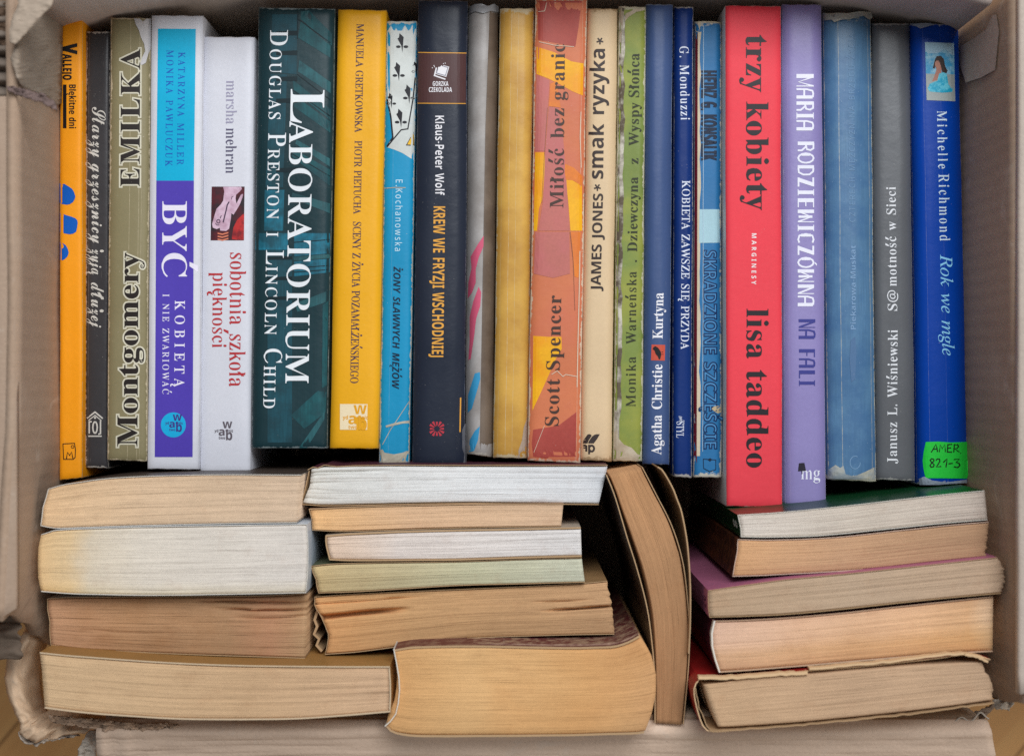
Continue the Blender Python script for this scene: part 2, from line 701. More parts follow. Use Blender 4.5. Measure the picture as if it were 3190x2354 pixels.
def q(tl, tr, bl, br):
    return (tl, tr, bl, br)


def P1(x, y, o=(0, 0), sc=0.48426):
    return (o[0] + x * sc, o[1] + y * sc)


def pl(pts, o=(0, 0), sc=0.48426):
    return [P1(x, y, o, sc) for x, y in pts]


def wab(b, cx, cy, sc, mat, name='publisher_mark'):
    pr = b.print(4)
    pr.text('w', 'bold', 'H', cy - 12 * sc, (cx - 2 * sc, cx + 31 * sc), 29 * sc)
    pr.text('a', 'bold', 'H', cy + 13 * sc, (cx - 15 * sc, cx + 5 * sc), 27 * sc)
    pr.text('b', 'bold', 'H', cy + 28 * sc, (cx + 10 * sc, cx + 31 * sc), 34 * sc)
    pr.text('yd', 'bold', 'H', cy + 1 * sc, (cx - 29 * sc, cx - 16 * sc), 9 * sc)
    pr.text('wnic', 'bold', 'H', cy + 1 * sc, (cx + 8 * sc, cx + 34 * sc), 9 * sc)
    pr.text('two', 'bold', 'H', cy + 25 * sc, (cx - 15 * sc, cx + 7 * sc), 9 * sc)
    pr.build(name, mat)


# ------------------------------------------------------------------ floor
def wood():
    N = NT('floor_wood')
    tc = N.n('ShaderNodeTexCoord').outputs['Object']
    mp = N.n('ShaderNodeMapping')
    N.put(mp.inputs[0], tc)
    mp.inputs[2].default_value = (0, 0, math.radians(-50))
    sp = N.n('ShaderNodeSeparateXYZ')
    N.put(sp.inputs[0], mp.outputs[0])
    x, y = sp.outputs[0], sp.outputs[1]
    row = N.math('FLOOR', N.math('DIVIDE', y, 0.09))
    seam = N.math('ABSOLUTE', N.math('SUBTRACT', N.math('FRACT', N.math('DIVIDE', y, 0.09)), 0.5))
    wn = N.n('ShaderNodeTexWhiteNoise', noise_dimensions='1D')
    N.put(wn.inputs[1], row)
    g = N.noise(N.xyz(N.math('MULTIPLY', x, 9.0), N.math('MULTIPLY', y, 190.0), N.math('MULTIPLY', row, 3.1)), 1.0, 4, 0.6)
    c = N.mix(g, lin((196, 144, 88)), lin((226, 182, 120)))
    c = N.mix(N.math('MULTIPLY', wn.outputs[0], 0.35), c, lin((188, 128, 74)))
    c = N.mix(N.rng(seam, 0.485, 0.497, 0, 0.7), c, lin((104, 66, 34)))
    N.put(N.b.inputs['Base Color'], c)
    N.b.inputs['Roughness'].default_value = 0.45
    N.b.inputs['Specular IOR Level'].default_value = 0.3
    return N.m


fl = link('floor', mesh_from('floor', [(-3, -3, 0), (3, -3, 0), (3, 3, 0), (-3, 3, 0)], [(0, 1, 2, 3)]), None, [wood()])
fl['kind'] = 'structure'

# ------------------------------------------------------------------ the cardboard box
BX = Vector((0, -0.005, 0.0))
box = thing('cardboard_box', 'open battered cardboard box holding all the books, its corners torn', 'box', BX)
C_IN = card('carton_inside', (166, 142, 122), flute='Y', off=1)
C_LR = card('carton_flap', (164, 142, 124), flute='X', off=2)
C_FR = card('carton_front', (182, 160, 138), flute='X', off=3)
C_TORN = card('torn_paper_liner', (204, 176, 148), off=4, var=.3)
C_PULP = card('torn_pulp', (176, 166, 154), off=5, var=.3)
C_FLUTE = card('corrugation', (118, 106, 96), off=6)
C_BACK = card('carton_back', (196, 182, 174), flute='X', off=7)


def nz(x, y, z, sc=1.0, seed=0.0):
    return mnoise.noise(Vector((x * sc + seed, y * sc - seed, z * sc + seed * 2)))


def grid(name, fn, nu, nv, mat, thick=0.0, parent=None, smooth=True, off=-1.0):
    V = [fn(i / nu, j / nv) for j in range(nv + 1) for i in range(nu + 1)]
    F = [(j * (nu + 1) + i, j * (nu + 1) + i + 1, (j + 1) * (nu + 1) + i + 1, (j + 1) * (nu + 1) + i) for j in range(nv) for i in range(nu)]
    me = mesh_from(name, V, F, (parent or box).location, smooth)
    o = link(name, me, parent or box, [mat])
    if thick:
        md = o.modifiers.new('thickness', 'SOLIDIFY')
        md.thickness = thick
        md.offset = off
    return o


XL, XR, YB, YF = -0.2116, 0.2116, 0.1677, -0.1615
RIM = 0.205
grid('base_panel', lambda s, t: Vector((lerp(XL - .004, XR + .004, s), lerp(YF - .004, YB + .028, t), 0.0045)), 4, 4, C_IN, 0.004)


def back_bulge(x):
    e = 1 - (x / 0.2116) ** 2
    return 0.024 * max(0, e) ** 0.75


grid('wall', lambda s, t: Vector((lerp(XL, XR, s), YB + back_bulge(lerp(XL, XR, s)) * (0.4 + 0.6 * t) + .0008 * nz(s * 4, t * 3, 0), lerp(0.001, 0.190, t))), 40, 16, C_BACK, 0.004, off=1)


def left_wall(s, t):
    z = lerp(0.001, RIM, t)
    ye = -0.1615 if z < 0.09 else lerp(-0.150, -0.1035, min(1, (z - 0.09) / 0.10)) + 0.003 * nz(0, z, 0, 90, 3)
    y = lerp(YB + .002, ye, s)
    x = XL - 0.001 * (z / RIM) - 0.006 * max(0, s - .7) / .3 * (z / RIM) + 0.0012 * nz(0, y, z, 14)
    return Vector((x, y, z))


grid('wall', left_wall, 40, 24, C_IN, 0.004, off=1)


def right_wall(s, t):
    z = lerp(0.001, RIM, t)
    ye = -0.1615 if z < 0.10 else lerp(-0.1585, -0.1395, min(1, (z - 0.10) / 0.10)) + 0.004 * nz(0, z, 0, 120, 8)
    y = lerp(YB + .002, ye, s)
    return Vector((XR + 0.004 * (z / RIM) ** 2 + 0.004 * s * s + 0.0010 * nz(1, y, z, 12), y, z))


grid('wall', right_wall, 40, 24, C_IN, 0.004, off=-1)
grid('wall', lambda s, t: Vector((lerp(-0.186, XR + .002, s), YF + .004 - .0008 * t - .0008 * nz(s * 5, t, 3), lerp(0.001, 0.163, t))), 40, 8, C_FR, 0.004, off=-1)


def left_flap(s, t):
    # s outwards from the rim, t from the torn corner to the lower end
    x = lerp(XL - .0012, -0.33, s)
    y0 = lerp(0.121, 0.128, s) + 0.004 * nz(x, 0, 5, 70)
    y1 = lerp(-0.0985, -0.122, min(1, s * 3.5)) + 0.003 * nz(x, 1, 5, 60)
    y = lerp(y0, y1, t)
    z = RIM - 0.02 * s ** 1.3 + 0.0006 * nz(x, y, 0, 14) + .0002 * nz(x, y, 3, 70) - .006 * max(0, t - .8) / .2 * s
    return Vector((x, y, z))


grid('flap', left_flap, 14, 40, C_LR, 0.004, off=-1)


def right_flap(s, t):
    x = lerp(XR + .004, 0.36, s)
    y = lerp(YB + .012, -0.1345 + 0.0015 * nz(x, 1, 5, 60), t)
    z = RIM - 0.10 * max(0, s - .02) ** 1.2 + 0.0009 * nz(x, y, 0, 22)
    return Vector((x, y, z))


grid('flap', right_flap, 16, 40, card('carton_pale', (192, 178, 166), flute='X', off=9), 0.004, off=-1)


def front_flap(s, t):
    # folded outwards over the front wall's rim
    x0, x1 = -0.1885 - .004 * t, 0.2165 + 0.0052 * min(1, t * 2.5)
    x = lerp(x0, x1, s)
    y = -0.1560 - 0.040 * t + .0006 * nz(x, t, 2, 30)
    k = max(0, 1 - max(0, x + 0.186) / 0.030)
    z = 0.1645 + 0.0026 * math.sin(min(1, t * 5.0) * 2.3) - 0.020 * max(0, t - .12)
    z += 0.0014 * math.sin(x * 560) * k * min(1, t * 6) + .0006 * nz(x * 14, t * 3, 0, 1) + .0005 * nz(x * 60, t * 9, 5, 1) + .0007 * max(0, nz(x * 25, t * 2, 9, 1)) 
    return Vector((x, y, z))


grid('flap', front_flap, 110, 60, card('carton_front_flap', (206, 182, 162), off=11), 0.0012, off=-1)

# torn lower left corner: a curled sheet of liner round the books' corner
OUT = [(96, 1842), (70, 1882), (74, 1930), (78, 1962), (52, 1992), (22, 2045), (13, 2110), (22, 2165), (42, 2214), (62, 2255), (60, 2286), (84, 2300), (112, 2314), (140, 2302), (168, 2298), (215, 2286), (262, 2284), (308, 2262), (370, 2252)]
INN = [(134, 1842), (150, 1866), (156, 1915), (158, 1960), (150, 2000), (136, 2040), (130, 2110), (134, 2160), (142, 2200), (150, 2214), (165, 2200), (185, 2204), (205, 2208), (225, 2212), (248, 2216), (278, 2220), (310, 2224), (350, 2230), (400, 2234)]


def interp(P, s):
    x = s * (len(P) - 1)
    i = min(int(x), len(P) - 2)
    f = x - i
    return (lerp(P[i][0], P[i + 1][0], f), lerp(P[i][1], P[i + 1][1], f))


def corner(s, t):
    a, b = interp(OUT, s), interp(INN, s)
    z = 0.156 - 0.034 * t ** 2.2 + 0.006 * math.sin(t * 3.1) + .0030 * math.sin(s * 21 + t * 4) * t * (1 - t) * 2 + .0040 * nz(s * 9, t * 2, 1) + .0030 * nz(s * 24, t * 5, 4) + .0014 * nz(s * 60, t * 14, 6)
    u = lerp(a[0], b[0], t) + (3.5 * nz(s * 60, 0, 2) * (1 - t) if t < .3 else 0)
    v = lerp(a[1], b[1], t) + (3.5 * nz(0, s * 60, 7) * (1 - t) if t < .3 else 0)
    return at(u, v, z)


grid('torn_liner', corner, 90, 14, C_TORN, 0.0009, off=-1)


def ragged(name, pts, z, mat, amp=0.002, jit=2.0, n=18, seed=1.0, thick=0.0008, zfun=None):
    """a torn flat scrap: a filled outline with a crumpled surface and a rough edge"""
    pts2 = []
    m = len(pts)
    for i in range(m):
        a, b = pts[i], pts[(i + 1) % m]
        L = math.hypot(b[0] - a[0], b[1] - a[1])
        st = max(1, int(L / 6))
        for k in range(st):
            f = k / st
            pts2.append((lerp(a[0], b[0], f) + jit * nz(i * 3.1 + k, 0, seed, 1.3), lerp(a[1], b[1], f) + jit * nz(0, i * 2.7 + k, seed, 1.3)))
    bm = bmesh.new()
    vs = [bm.verts.new((p[0], p[1], 0)) for p in pts2]
    for t in tessellate_polygon([[Vector((p[0], p[1], 0)) for p in pts2]]):
        try:
            bm.faces.new([vs[i] for i in t])
        except ValueError:
            pass
    for _ in range(4):
        es = [e for e in bm.edges if e.calc_length() > n]
        if es:
            bmesh.ops.subdivide_edges(bm, edges=es, cuts=1)
            bmesh.ops.triangulate(bm, faces=bm.faces[:])
    for v in bm.verts:
        u, w = v.co.x, v.co.y
        zz = (zfun(u, w) if zfun else z) + amp * nz(u, w, seed, 0.035) + amp * .5 * nz(u, w, seed, 0.11)
        v.co = at(u, w, zz) - box.location
    bmesh.ops.recalc_face_normals(bm, faces=bm.faces[:])
    if sum(f.normal.z for f in bm.faces) < 0:
        bmesh.ops.reverse_faces(bm, faces=bm.faces[:])
    me = bpy.data.meshes.new(name)
    bm.to_mesh(me)
    bm.free()
    for p in me.polygons:
        p.use_smooth = True
    o = link(name, me, box, [mat])
    if thick:
        md = o.modifiers.new('thickness', 'SOLIDIFY')
        md.thickness = thick
        md.offset = -1
    return o


def flutes(name, u0, u1, v0, v1, z, amp, per, mat):
    def fn(s, t):
        v = lerp(v0, v1, t) + 5 * nz(s * 3, t * 5, 8)
        return at(lerp(u0, u1, s) + 26 * nz(0, t * 7, 3) * s, v, z + amp * math.sin((v - v0) / per * math.tau) + .0016 * nz(s * 4, t * 9, 1))
    return grid(name, fn, 16, int((v1 - v0) / per * 12), mat, 0.0006, off=-1)


# upper left corner: flutes laid bare under peeled liner
flutes('fluting', -90, 66, 4, 300, 0.197, 0.0028, 46, C_FLUTE)
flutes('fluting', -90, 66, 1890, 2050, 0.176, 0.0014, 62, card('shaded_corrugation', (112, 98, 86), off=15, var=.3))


def lwz(u, w):
    x = XL + 0.0016
    zz = CZ - x / ((u - 1595) * K)
    return min(max(zz, 0.15), 0.209)


ragged('peeled_liner', [(152, 24), (180, 44), (196, 58), (196, 150), (192, 322), (177, 330), (155, 308), (135, 295), (106, 285), (73, 274), (48, 223), (31, 184), (48, 143), (80, 102), (116, 58)], 0.2, card('peeled_grey', (146, 132, 118), off=12), amp=.0012, jit=2.2, zfun=lwz)
ragged('peeled_liner', [(46, -30), (57, 12), (38, 56), (28, 97), (31, 131), (48, 138), (80, 104), (116, 62), (158, 22), (178, -30)], 0.214, card('peeled_pale', (170, 154, 138), off=13), amp=.0008, jit=2.5, seed=4)
ragged('peeled_liner', [(-60, 14), (6, 12), (30, 20), (34, 60), (22, 90), (26, 132), (10, 140), (-60, 128)], 0.199, card('peeled_dark', (92, 74, 60), off=14), amp=.003, jit=2.5, seed=9)
ragged('torn_edge', [(20, 268), (48, 272), (80, 280), (110, 288), (142, 300), (172, 322), (180, 345), (160, 336), (130, 318), (104, 312), (84, 308), (60, 296), (30, 284)], 0.2085, card('torn_fibre', (120, 102, 98), off=18, var=.4), amp=.003, jit=4, n=9, seed=14)
# lower right: pulpy torn end of the right wall, and a loose flute at the front flap
ragged('torn_edge', [(3120, 2098), (3136, 2122), (3164, 2132), (3162, 2160), (3154, 2184), (3142, 2212), (3118, 2208), (3098, 2206), (3090, 2172), (3106, 2182), (3112, 2146)], 0.172, C_PULP, amp=.007, jit=5, n=9, seed=21)
ragged('torn_edge', [(70, 2268), (120, 2270), (180, 2276), (236, 2272), (250, 2288), (200, 2296), (168, 2306), (130, 2312), (108, 2322), (84, 2310), (62, 2300), (58, 2282)], 0.153, card('torn_white_fibre', (188, 176, 164), off=19, var=.3), amp=.004, jit=5, n=9, seed=33)
ragged('torn_edge', [(150, 2226), (210, 2234), (280, 2238), (340, 2246), (400, 2252), (470, 2256), (520, 2250), (560, 2262), (500, 2268), (430, 2272), (380, 2266), (320, 2276), (270, 2262), (200, 2256), (160, 2246)], 0.1685, card('torn_lip', (178, 152, 130), off=26, var=.3), amp=.003, jit=4, n=9, seed=51)
ragged('torn_edge', [(276, 2276), (306, 2262), (318, 2280), (304, 2320), (292, 2400), (236, 2420), (244, 2330), (258, 2306)], 0.150, C_PULP, amp=.004, jit=3, n=12, seed=37)


def loose(s, t):
    u = lerp(2946, 3082, s)
    v = lerp(2246, 2222, s) + 13 * math.sin(s * 14) * s ** .5 + t * 1.2
    return at(u, v, lerp(0.166, 0.150, t))


grid('loose_flute', loose, 60, 3, C_PULP, 0.0007)
ragged('torn_liner', [(2930, 2252), (2990, 2232), (3050, 2212), (3090, 2196), (3096, 2186), (3098, 2204), (3070, 2232), (3066, 2250), (3090, 2272), (3040, 2276), (2980, 2268)], 0.152, card('torn_brown', (132, 114, 100), off=22), amp=.002, jit=2, seed=41)


def rwz(u, w):
    z = 0.18
    for _ in range(6):
        x = XR + 0.004 * (z / RIM) ** 2 + .0006 - .0014
        z = CZ - x / ((u - 1595) * K)
    return min(max(z, 0.13), 0.2035)


ragged('paper_tape', [(2988, 148), (3030, 122), (3072, 92), (3092, 48), (3104, 46), (3112, 97), (3100, 218), (3056, 242), (3008, 258), (2990, 200)], 0.2, card('paper_tape', (180, 162, 148), off=23), amp=.00002, jit=1, zfun=rwz, thick=0)


def bwz(u, w):
    z = 0.16
    for _ in range(6):
        x = (u - 1595) * (CZ - z) * K
        t = z / 0.190
        y = YB + back_bulge(min(XR, x)) * (0.4 + 0.6 * t) - .0022
        z = CZ - y / ((1177 - w) * K)
    return min(max(z, 0.12), 0.1895)


ragged('inner_flap', [(2768, 62), (2800, 34), (2836, 2), (2856, -20), (3098, -22), (3076, 10), (2990, 66), (2900, 50)], 0.2, card('inner_flap', (190, 178, 176), off=24), amp=.0003, jit=.8, zfun=bwz, thick=.0012)
# ------------------------------------------------------------------ the 22 standing books, left to right
off = 0.0
# 1 orange
b = SpineBook('thin orange book with blue blots on its spine, against the left box wall', q((188, 59), (257, 59), (186, 1495), (257, 1488)), 0,
              printed('orange_cover', (236, 150, 20), var=.07, wear=.25, wend=.5, wearcol=(215, 170, 110), off=1.0), r=.0008, p=8)
black1 = ink('black_print', (22, 20, 24), 1.0)
pr = b.print()
pr.text('V', 'bold', 'D', 196, (137, 168), 43, k=1.25)
pr.text('ALLEJO', 'bold', 'D', 196, (169, 249), 26.5, k=1.2)
pr.text('ALLEJO', 'bold', 'D', 196, (169, 249), 26.5, k=1.2, outline=0.9, dz=.00003)
pr.text('V', 'bold', 'D', 196, (137, 168), 43, k=1.25, outline=3.5, dz=.00003)
pr.build('author_lettering', black1)
pr = b.print()
pr.text('Błękitne dni', 'bold', 'D', 215, (264, 400), 21)
pr.rect(196, 264, 207, 400)
pr.build('title_lettering', black1)
pr = b.print()
pr.poly([[(186, 571), (200, 573), (212, 580), (224, 588), (230, 597), (235, 612), (232, 622), (227, 630), (218, 636), (208, 638), (194, 636), (186, 631)]])
pr.poly([[(187, 664), (197, 667), (208, 671), (222, 675), (235, 680), (241, 687), (242, 695), (240, 710), (237, 722), (228, 728), (217, 730), (200, 727), (187, 723)]])
pr.poly([[(187, 754), (196, 758), (205, 764), (211, 775), (214, 787), (210, 799), (202, 807), (194, 811), (187, 809)]])
pr.build('blue_blot_print', ink('blue_blots', (8, 86, 178), 1.0))
pr = b.print()
pr.line([(196, 1382), (232, 1380), (235, 1400), (234, 1424), (228, 1430), (198, 1430)], 2.6, True)
pr.line([(207, 1428), (210, 1408), (217, 1418), (223, 1407), (227, 1427)], 3.4)
pr.line([(226 + 4.5 * math.cos(i * .7), 1391 + 4.5 * math.sin(i * .7)) for i in range(9)], 2, True)
pr.build('publisher_mark', black1)

# 2 charcoal
b = SpineBook('slim charcoal book with white script lettering and a small house emblem', q((269, 99), (345, 99), (265, 1456), (339, 1458)), 5,
              printed('charcoal_cover', (56, 54, 56), var=.12, speck=.7, wear=.7, wend=1.0, wearcol=(176, 170, 162), creases=((.12, .008, .4),), off=2.0, rough=.36), r=.0012, p=7)
w2 = ink('white_print', (196, 192, 184), 2.0)
pr = b.print()
for t_, v0, v1 in (('Starzy', 334, 490), ('grzesznicy', 505, 758), ('żyją', 772, 855), ('dłużej', 880, 1020)):
    pr.text(t_, 'script', 'D', lerp(287, 283, (v0 - 334) / 690), (v0, v1), 42, k=1.1)
pr.build('title_lettering', w2)
pr = b.print()
pr.line([(271, 1302), (296, 1283), (320, 1303)], 4.5)
pr.line([(276, 1309), (296, 1293), (316, 1310)], 3)
pr.rect(293, 1298, 299, 1304)
pr.line([(278, 1350), (278, 1313), (286, 1313)], 4.5)
pr.line([(296 + 7 * math.cos(i * .628), 1331 + 18 * math.sin(i * .628)) for i in range(10)], 4.5, True)
pr.line([(313, 1310), (313, 1350), (306, 1352)], 4.5)
pr.rect(275, 1356, 317, 1360)
pr.build('publisher_mark', w2)

# 3 olive
b = SpineBook('olive paperback with outlined black slab letters and a torn white corner', q((346, 56), (470, 57), (334, 1432), (458, 1437)), 1,
              printed('olive_cover', (132, 123, 92), var=.12, speck=.7, wear=.8, wend=.9, wearcol=(202, 188, 160), creases=((.50, .006, .7), (.73, .005, .75), (.80, .004, .6)), off=3.0), r=.0014, p=5)
cr, bk3 = ink('cream_outline', (205, 200, 180), 3.0), ink('black_fill', (40, 34, 32), 3.0, speck=.8)
for t_, nm, base, al, h, fam, k, sp in (('Montgomery', 'author_lettering', (428, 432), (1391, 787), 63, 'serif', 1.15, .0), ('EMILKA', 'title_lettering', (435, 437), (581, 152), 60, 'serif', 1.35, .05)):
    pr = b.print(3)
    pr.text(t_, fam, 'U', base, al, h, k, sp)
    let3 = pr.build(nm, bk3)
    pr = b.print(2)
    pr.text(t_, fam, 'U', base, al, h, k, sp, outline=9.5)
    pr.build('letter_outline', cr, let3)
pr = b.print(5)
pr.poly([pl([(862, 119), (900, 122), (920, 140), (940, 122), (972, 120), (970, 315), (955, 345), (938, 405), (912, 420), (902, 412), (915, 370), (934, 330), (928, 285), (908, 245), (893, 195), (872, 155)])])
pr.build('torn_patch', printed('torn_paper', (196, 194, 196), rough=.8, spec=.1, var=.1, speck=0, bump=.8, off=3.3))

# 4 white with cyan and purple panel
b = SpineBook('white book with cyan panel above a purple panel', q((472, 48), (633, 50), (460, 1460), (620, 1463)), 0,
              printed('white_cover', (206, 207, 215), var=.06, wear=.15, wend=.4, speck=.15, wearcol=(170, 165, 165), off=4.0, rough=.38), r=.0010, p=10)
pr = b.print(1)
pr.poly([[(492, 90), (610, 91), (604, 563), (487, 563)]])
pr.build('cyan_panel', ink('cyan', (14, 168, 208), 4.0, rough=.38, speck=.2))
pr = b.print(1)
pr.poly([[(487, 563), (604, 563), (600, 1423), (482, 1423)]])
pr.build('purple_panel', ink('purple', (78, 62, 168), 4.0, rough=.38, speck=.2))
pr = b.print()
pr.text('KATARZYNA MILLER', 'serif', 'D', (556, 551), (163, 513), 21, k=.45, sp=.12)
pr.text('MONIKA PAWLUCZUK', 'serif', 'D', (519, 515), (157, 518), 21.5, k=.45, sp=.12)
pr.build('author_lettering', ink('blue_letters', (28, 84, 176), 4.0))
wh4 = ink('white_letters', (226, 222, 236), 4.0)
pr = b.print()
pr.text('BYĆ', 'serif', 'D', (506, 505), (627, 863), 76, k=.75)
pr.text('KOBIETĄ', 'serif', 'D', (545, 543), (936, 1204), 31, k=.6, sp=.22)
pr.text('I NIE ZWARIOWAĆ', 'serif', 'D', (507, 506), (916, 1227), 20, k=.45, sp=.12)
pr.build('title_lettering', wh4)
pr = b.print(2)
pr.poly([[(540 + 39 * math.cos(i * math.tau / 36), 1323 + 39 * math.sin(i * math.tau / 36)) for i in range(36)]])
pr.build('publisher_disc', ink('cyan_disc', (22, 166, 214), 4.0))
wab(b, 540, 1320, .86, ink('purple_letters', (60, 50, 128), 4.0))

# 5 white with small picture
b = SpineBook('white book with a small picture of henna painted hands on its spine', q((637, 115), (794, 116), (625, 1471), (781, 1471)), 3,
              printed('cool_white_cover', (206, 207, 216), var=.07, wear=.15, wend=.4, speck=.2, wearcol=(176, 170, 170), off=5.0, rough=.36), r=.0012, p=8)
pr = b.print()
pr.text('marsha', 'serif', 'D', (705, 704), (252, 386), 33.5, k=.45)
pr.build('author_lettering', ink('grey_letters', (150, 146, 170), 5.0))
pr = b.print()
pr.text('mehran', 'serif', 'D', (704, 703), (400, 539), 33.5, k=.55)
pr.build('author_lettering', ink('slate_letters', (84, 80, 106), 5.0))
pr = b.print()
pr.text('sobotnia szkoła', 'serif', 'D', (717, 714), (787, 1204), 50, k=.45)
pr.text('piękności', 'serif', 'D', (663, 661), (849, 1081), 44, k=.45)
pr.build('title_lettering', ink('red_letters', (176, 46, 52), 5.0))
wab(b, 695, 1344, .92, ink('grey_mark', (92, 84, 92), 5.0))
o5, s5 = (640, 570), 140 / 1217
pr = b.print(1)
pr.poly([pl([(170, 100), (1060, 100), (1040, 1555), (140, 1555)], o5, s5)])
pic = pr.build('printed_picture', printed('picture_dark', (40, 30, 36), var=.5, off=5.5, mottle=((88, 22, 34), 160, .8), speck=0, bump=0))


def picpart(polys, colr, name, lvl, bk, **kw):
    p_ = bk.print(lvl)
    for pp in polys:
        p_.poly([pp])
    return p_.build(name, printed('ink_' + name, colr, off=5.5, speck=0, bump=0, **kw), pic)


skin5 = [pl([(480, 105), (970, 105), (985, 165), (930, 230), (830, 320), (815, 420), (838, 560), (900, 440), (960, 320), (1020, 295), (1000, 400), (930, 580), (880, 670), (760, 860), (700, 820), (690, 960),
              (640, 1240), (560, 1300), (400, 1290), (390, 1215), (300, 1250), (200, 1210), (180, 1110), (230, 930), (300, 700), (420, 580), (480, 480), (510, 230)], o5, s5)]
picpart(skin5, (206, 178, 196), 'hand_print', 2, b, var=.2, mottle=((160, 116, 138), 220, .6))
picpart([pl([(720, 1420), (760, 1200), (860, 1000), (1000, 860), (1050, 830), (1042, 1540), (900, 1545), (720, 1520)], o5, s5)], (176, 40, 40), 'red_cloth_print', 2, b, var=.6, mottle=((96, 20, 30), 300, .8))
picpart([pl([(330, y), (460, y + 26), (620, y - 20), (620, y + 18), (460, y + 64), (330, y + 38)], o5, s5) for y in (1345, 1425, 1505)], (205, 120, 92), 'bangle_print', 2, b)
pr = b.print(3)
pr.line(pl([(480, 1070), (520, 900), (560, 740), (590, 600), (640, 510)], o5, s5), 4.0)
pr.line(pl([(350 + 45 * math.cos(i * .7), 1040 + 50 * math.sin(i * .7)) for i in range(9)], o5, s5), 2.6, True)
pr.line(pl([(270, 1090), (310, 1140), (380, 1140)], o5, s5), 2.2)
pr.line(pl([(430, 880), (400, 960)], o5, s5), 2.4)
pr.line(pl([(760, 360), (715, 380), (705, 450)], o5, s5), 1.8)
pr.build('henna_print', ink('henna', (70, 52, 74), 5.5), pic)

# 6 dark teal, thick
b = SpineBook('thick dark teal book with large white capitals in two lines', q((807, 24), (1045, 28), (784, 1396), (1019, 1396)), 0,
              printed('teal_cover', (24, 50, 56), var=.25, speck=.3, wear=.25, wend=.8, wearcol=(128, 140, 142), off=6.0, streak=.2, rough=.36), r=.0018, p=9)
o6, o7, s6 = (780, 20), (770, 700), 280 / 661


def teal(colr, polys, name):
    m_ = printed('teal_' + name, colr, off=6.0, var=.3, streak=.45, speck=.2, bump=0, mottle=((22, 52, 60), 130, .7))
    for j, (pp, oo) in enumerate(polys):
        p_ = b.print(1)
        p_.poly([pl(pp, oo, s6)], dz=j * 0.000003)
        p_.build(name, m_)


teal((24, 78, 84), [([(370, 40), (430, 30), (598, 200), (598, 290), (370, 95)], o6), ([(370, 110), (590, 290), (588, 380), (350, 230)], o6), ([(310, 540), (592, 760), (590, 840), (320, 620)], o6),
                    ([(330, 660), (590, 850), (588, 930), (320, 740)], o6), ([(300, 1040), (585, 1200), (583, 1320), (310, 1110)], o6),
                    ([(320, 1400), (520, 1220), (584, 1230), (575, 1380), (420, 1500)], o7), ([(555, 590), (598, 560), (584, 1180), (550, 1200)], o7)], 'roof_print')
teal((38, 86, 92), [([(360, 395), (592, 560), (590, 640), (350, 480)], o6), ([(340, 980), (585, 1120), (585, 1180), (330, 1010)], o6), ([(310, 1370), (585, 1450), (583, 1520), (300, 1410)], o6),
                    ([(350, 580), (608, 480), (606, 560), (370, 640)], o7), ([(340, 240), (610, 215), (610, 245), (345, 265)], o7), ([(380, 1640), (570, 1370), (568, 1430), (440, 1640)], o7)], 'beam_print')
teal((22, 68, 80), [([(160, 60), (345, 60), (340, 500), (150, 480)], o6), ([(150, 500), (270, 500), (240, 1330), (110, 1330)], o6), ([(150, 190), (330, 190), (330, 1600), (150, 1600)], o7)], 'column_print')
teal((26, 104, 126), [([(105, 1350), (250, 1350), (240, 1650), (100, 1650)], o6), ([(60, 62), (300, 62), (300, 185), (60, 185)], o7), ([(345, 62), (608, 62), (608, 210), (345, 235)], o7), ([(345, 270), (608, 250), (606, 350), (345, 380)], o7)], 'girder_print')
pr = b.print(2)
for (a_, c_), oo in ((((345, 90), (590, 270)), o6), (((345, 500), (590, 690)), o6), (((320, 620), (590, 810)), o6), (((300, 1080), (585, 1250)), o6), (((345, 320), (600, 300)), o7), (((345, 350), (600, 330)), o7), (((345, 130), (605, 110)), o7), (((350, 35), (345, 240)), o6)):
    pr.line(pl([a_, c_], oo, s6), 3)
for y in (185, 330, 520, 680, 1190):
    pr.poly([pl([(190, y), (345, y - 5), (345, y + 30), (190, y + 30)], o6, s6)])
for y in (235, 385, 530):
    pr.poly([pl([(150, y), (330, y - 5), (330, y + 22), (150, y + 24)], o7, s6)])
pr.build('shadow_line_print', ink('dark_lines', (14, 34, 40), 6.0, speck=.2))
wt = ink('white_capitals', (222, 226, 230), 6.0, speck=.1)
pr = b.print(4)
pr.text('Douglas Preston i Lincoln Child', 'serif', 'D', (842, 820), (94, 1271), 55, k=.55, small=.66, sp=.04)
pr.build('author_lettering', wt)
pr = b.print(4)
pr.text('L', 'serif', 'D', (906, 904), (278, 384), 105, k=.62)
pr.text('ABORATORIUM', 'serif', 'D', (902, 889), (378, 1194), 72, k=.68)
pr.build('title_lettering', wt)

# 7 amber
b = SpineBook('amber yellow book with one line of dark violet capitals and a pale square mark', q((1053, 30), (1204, 33), (1028, 1396), (1179, 1398)), 2,
              printed('amber_cover', (226, 164, 26), var=.05, speck=.2, wear=.25, wend=.5, wearcol=(196, 150, 70), off=7.0, rough=.4), r=.0018, p=7)
vio = ink('violet_letters', (68, 50, 74), 7.0)
pr = b.print()
pr.text('MANUELA GRETKOWSKA', 'serif', 'D', (1111, 1105), (75, 412), 23, k=.5, sp=-.02)
pr.text('PIOTR PIETUCHA', 'serif', 'D', (1105, 1101), (438, 666), 23, k=.5, sp=-.02)
pr.build('author_lettering', vio)
pr = b.print()
pr.text('SCENY Z ŻYCIA POZAMAŁŻEŃSKIEGO', 'serif', 'D', (1100, 1091), (691, 1193), 25, k=.55, sp=-.02)
pr.build('title_lettering', vio)
pr = b.print()
pr.rect(1059, 1258, 1097, 1297); pr.rect(1059, 1297, 1110, 1338)
pr.poly([[(1097, 1258), (1145, 1258), (1144, 1338), (1136, 1338), (1136, 1300), (1097, 1297)]])
